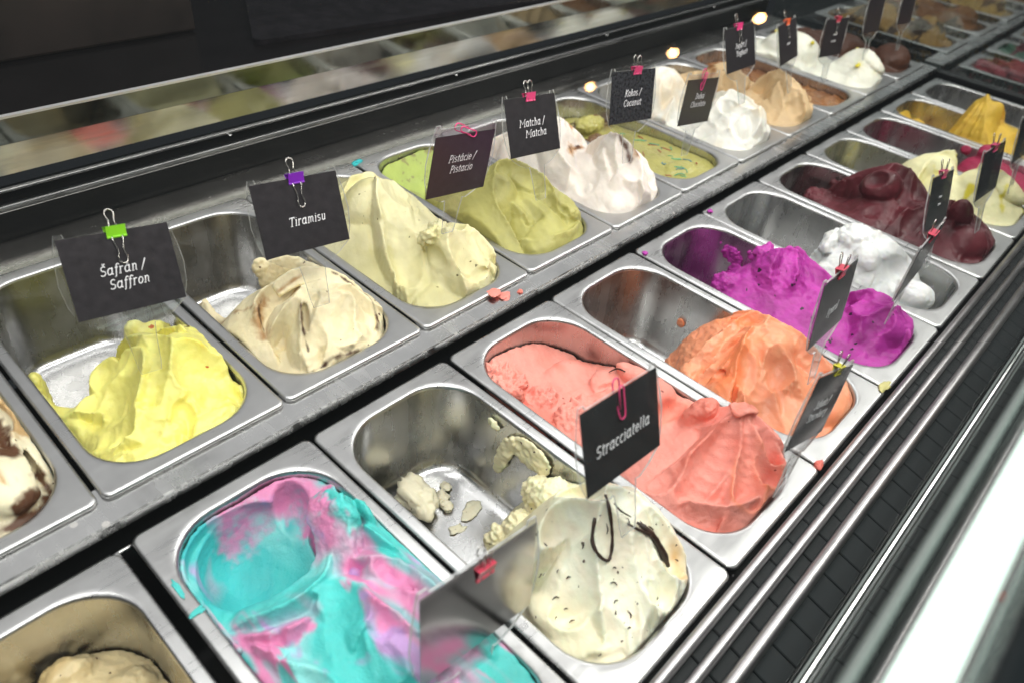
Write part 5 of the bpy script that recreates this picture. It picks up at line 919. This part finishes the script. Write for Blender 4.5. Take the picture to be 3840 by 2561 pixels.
def lettering(lines, size, parent, m):
    b = MB(); wt = size * .046; sp = .045
    for i, (s, dx) in enumerate(lines):
        wd = sum(GLY[c][0] + sp for c in s); x = -wd * .5; y0 = ((len(lines) - 1) * .5 - i) * 1.12 - .3
        for c in s:
            for q in GLY[c][1]: b.tube([((x + px + .24 * py) * size * .92 + dx, (y0 + py) * size, 0) for px, py in q], wt, 5)
            x += GLY[c][0] + sp
    o = b.build('lettering', m, parent, True); o.scale = (1, 1, .35); return o
def holder_outline():
    pts = [(-.044, .070), (-.038, .070), (-.037, .0665), (.037, .0665), (.038, .070), (.044, .070)]
    right = [(.046, .062), (.049, .046), (.0505, .030), (.048, .012), (.043, -.001), (.030, -.010), (.018, -.015), (.0135, -.026), (.0115, -.050), (.0100, -.085), (.0085, -.100)]
    return pts + right + [(-x, y) for x, y in reversed(right)]
def plate(outl, d0, d1):
    n = len(outl); v = [(x, y, d0) for x, y in outl] + [(x, y, d1) for x, y in outl]
    return v, [(i, (i + 1) % n, n + (i + 1) % n, n + i) for i in range(n)], [tuple(range(n - 1, -1, -1)), tuple(range(n, 2 * n))]
def make_tag(key, label, lines=None, size=.0088, card='card', ty=.0, holder=True, cd=0., cs=1., stem=.55):
    pos, u, v = LAB[key]; u = Vector(u).normalized(); v = (Vector(v) - u * u.dot(Vector(v))).normalized(); n = u.cross(v)
    t = empty('name_tag', pos); t.matrix_world = Matrix(((u.x, v.x, n.x, pos[0]), (u.y, v.y, n.y, pos[1]), (u.z, v.z, n.z, pos[2]), (0, 0, 0, 1)))
    tag(t, label, 'name tag')
    if cs != 1.: t.scale = (cs, cs, cs)
    vv, sides, caps = plate([(x, y if y > -.02 else y * stem) for x, y in holder_outline()], -.0022, -.0006); b = MB(); b.add(vv, caps, 0); b.add(vv, sides, 1); b.build('holder', [M['acrylic'], M['acrylic_edge']], t)
    b = MB(); b.box(-CW / 2, CW / 2, cd, CH + cd, -.0003, .0002); b.build('card', M[card], t)
    if lines:
        o = lettering(lines, size, t, M['ink']); o.location = (0, CH * .5 + ty + cd, .0006)
    return t
T = {}
T['saffron'] = make_tag('saffron', 'black name tag lettered Šafrán / Saffron with a lime green clip', [('Šafrán /', -.001), ('Saffron', .0015)], .0105, ty=-.004)
T['tiramisu'] = make_tag('tiramisu', 'black name tag lettered Tiramisu with a purple clip', [('Tiramisu', .004)], .0105, ty=-.006)
T['pistacio'] = make_tag('pistacio', 'black name tag lettered Pistácie / Pistacio with a pink paper clip', [('Pistácie /', 0), ('Pistacio', .001)], .0105, ty=.001, cd=-.007)
T['matcha'] = make_tag('matcha', 'black name tag lettered Matcha / Matcha with two upright clip handles', [('Matcha /', -.002), ('Matcha', .003)], .0112, ty=-.003)
T['kokos'] = make_tag('kokos', 'frosted black name tag lettered Kokos / Coconut', [('Kokos /', 0), ('Coconut', 0)], .0112, 'card_frost', -.002)
T['dubai'] = make_tag('dubai', 'black name tag lettered Dubai Chocolate in the flat green pan', [('Dubai', 0), ('Chocolate', 0)], .0105, ty=.002, cd=-.006)
T['yoghurt'] = make_tag('yoghurt', 'black name tag lettered Jogurt / Yoghurt', [('Jogurt /', 0), ('Yoghurt', .002)], .0105, ty=-.002)
T['l8'] = make_tag('l8', 'black name tag with one short word and an orange clip', [('~~~~', 0)], .0105, ty=-.003)
T['l9'] = make_tag('l9', 'dark name tag with two short lines and a dull red clip', [('~~~~', 0), ('~~~~~', 0)], .0105)
T['l10'] = make_tag('l10', 'plain dark name tag in the white zest ice cream')
T['l11'] = make_tag('l11', 'plain dark name tag in the dark chocolate ice cream')
T['mirror'] = make_tag('mirror', 'mirror bright name tag over the turquoise and pink ice cream', None, card='card_mirror', cs=1.18)
T['strac'] = make_tag('strac', 'glossy black name tag lettered Stracciatella with a pink paper clip', [('Stracciatella', 0)], .0118, 'card_gloss', -.004)
T['straw'] = make_tag('straw', 'grey sheened name tag lettered Jahoda / Strawberry with a yellow clip', [('Jahoda /', 0), ('Strawberry', 0)], .0100, 'card_gloss', -.002)
T['aperol'] = make_tag('aperol', 'grey sheened name tag with one short word over the orange ice cream', [('Aperol', 0)], .0110, 'card_gloss', -.006)
T['f6'] = make_tag('f6', 'thin edge-on name tag with pink clip in the magenta ice cream', None, card='card')
T['f7'] = make_tag('f7', 'dark green sheened name tag in the snow white ice cream', [('~~~~', 0), ('~~~~', 0)], .0085, 'card_gloss')
T['f8'] = make_tag('f8', 'dark green sheened name tag in the deep maroon ice cream', None, card='card_gloss')
T['f9'] = make_tag('f9', 'dark name tag in the pale yellow swirl ice cream', None, card='card_gloss')

# ------------------------------------------------------------------ binder clips and paper clips (in the tag's own frame: x across, y up, z towards the reader)
def clip_handle(side, up, tilt):
    """wire loop; side = +1 front, -1 back; up = True standing, else folded down over the card"""
    L = .019; pts = []
    prof = [(.0042, 0), (.0040, .003), (.0024, .009), (.0022, .012), (.0034, .0152), (.0036, .0172), (.0026, .0192), (0, .0203)]
    full = [(-x, y) for x, y in prof] + [(x, y) for x, y in reversed(prof[:-1])]
    base = Vector((0, -.0088, side * .0016)); d = Vector((0, math.cos(tilt), side * math.sin(tilt))) if up else Vector((0, -math.cos(tilt), side * math.sin(tilt)))
    b = MB()
    for x, y in full: pts.append(base + Vector((x, 0, 0)) + d * y * 1.12)
    b.tube(pts, .00055, 6); return b
def binder(key, colour, label, x=.0, front='down', back='up', s=1., cd=0.):
    tg = T[key]; t = empty('binder_clip'); t.matrix_world = tg.matrix_world @ Matrix.Translation((x, CH + .0045 + cd, -.0008)) @ Matrix.Scale(s, 4); tag(t, label, 'binder clip')
    h = .0078; b = MB(); th = .0005
    prof = [(.0015, -.0090), (.0042, 0), (-.0042, 0), (-.0015, -.0090)]; inner = [(-.0009, -.0088), (-.0036, -.0006), (.0036, -.0006), (.0009, -.0088)]
    pl = prof + inner; n = len(pl); v = [(-h, y, z) for z, y in pl] + [(h, y, z) for z, y in pl]
    b.add(v, [(i, (i + 1) % n, n + (i + 1) % n, n + i) for i in range(n)]); q = [(0, 1, 6, 7), (1, 2, 5, 6), (2, 3, 4, 5)]; b.add(v, q + [tuple(n + i for i in reversed(f)) for f in q])
    b.build('clip_body', M['clip_' + colour], t)
    for sgn in (1, -1):
        b = MB()
        for xx in ((-h, -.0048), (-.0034, .0034), (.0048, h)): b.tube([(xx[0], -.0092, sgn * .0014), (xx[1], -.0092, sgn * .0014)], .0010, 8)
        b.build('rolled_edge', M['clip_' + colour], t)
    clip_handle(1, front == 'up', .10 if front == 'up' else .06).build('handle', M['wire'], t, True)
    clip_handle(-1, back == 'up', .10 if back == 'up' else .06).build('handle', M['wire'], t, True)
    return t
def paperclip(key, colour, label, x, y, rot=0., s=1., z=.0016):
    tg = T[key]; t = empty('paper_clip'); t.matrix_world = tg.matrix_world @ Matrix.Translation((x, y, 0)) @ Matrix.Rotation(rot, 4, 'Z') @ Matrix.Scale(s, 4); tag(t, label, 'paper clip')
    def arc(cx, cy, r, a0, a1, zz, n=7): return [(cx + r * math.cos(math.radians(a0 + (a1 - a0) * k / n)), cy + r * math.sin(math.radians(a0 + (a1 - a0) * k / n)), zz) for k in range(n + 1)]
    pts = [(-.0026, -.006, z)] + arc(0, .009, .0026, 180, 0, z) + [(.0026, -.010, z)] + arc(-.0006, -.011, .0032, 0, -180, z) + [(-.0038, .008, -z - .0014)] + arc(-.0001, .0125, .0037, 180, 0, -z - .0014) + [(.0036, -.004, -z - .0014)]
    b = MB(); b.tube([Vector(p) for p in pts], .00062, 6); b.build('wire', M['clip_' + colour], t, True); return t
binder('saffron', 'lime', 'lime green binder clip on the saffron name tag', .0015)
binder('tiramisu', 'purple', 'purple binder clip on the tiramisu name tag', .0015)
binder('matcha', 'pink', 'pink binder clip with upright wire handles on the matcha name tag', .0, 'up', 'up')
binder('kokos', 'pink', 'pink binder clip on the frosted coconut name tag', .006, 'up', 'up')
binder('yoghurt', 'hotpink', 'hot pink binder clip on the yoghurt name tag', -.002)
binder('l8', 'orange', 'orange binder clip on a small black name tag', .002)
binder('l9', 'red', 'dull red binder clip on a dark name tag', 0)
binder('mirror', 'red', 'coral red binder clip on the mirror bright name tag', .003, 'up', 'up')
binder('straw', 'yellow', 'yellow binder clip on the strawberry name tag', .004, 'up', 'up', .85)
binder('aperol', 'red', 'red binder clip on the name tag over the orange ice cream', .0, 'up', 'up')
binder('f6', 'red', 'pink binder clip on the edge-on name tag', 0, 'up', 'up')
binder('f7', 'pink', 'pink binder clip on the snow white pan name tag', 0, 'up', 'up')
binder('f8', 'pink', 'pink binder clip on the maroon pan name tag', 0, 'up', 'up')
paperclip('pistacio', 'hotpink', 'bright pink paper clip on the pistachio name tag', .0, .062, 1.25)
paperclip('strac', 'pink', 'pink paper clip upright on the stracciatella name tag', .0, .058, 0)
paperclip('dubai', 'hotpink', 'pink paper clip on the dubai chocolate name tag', .0, .058, -.25)
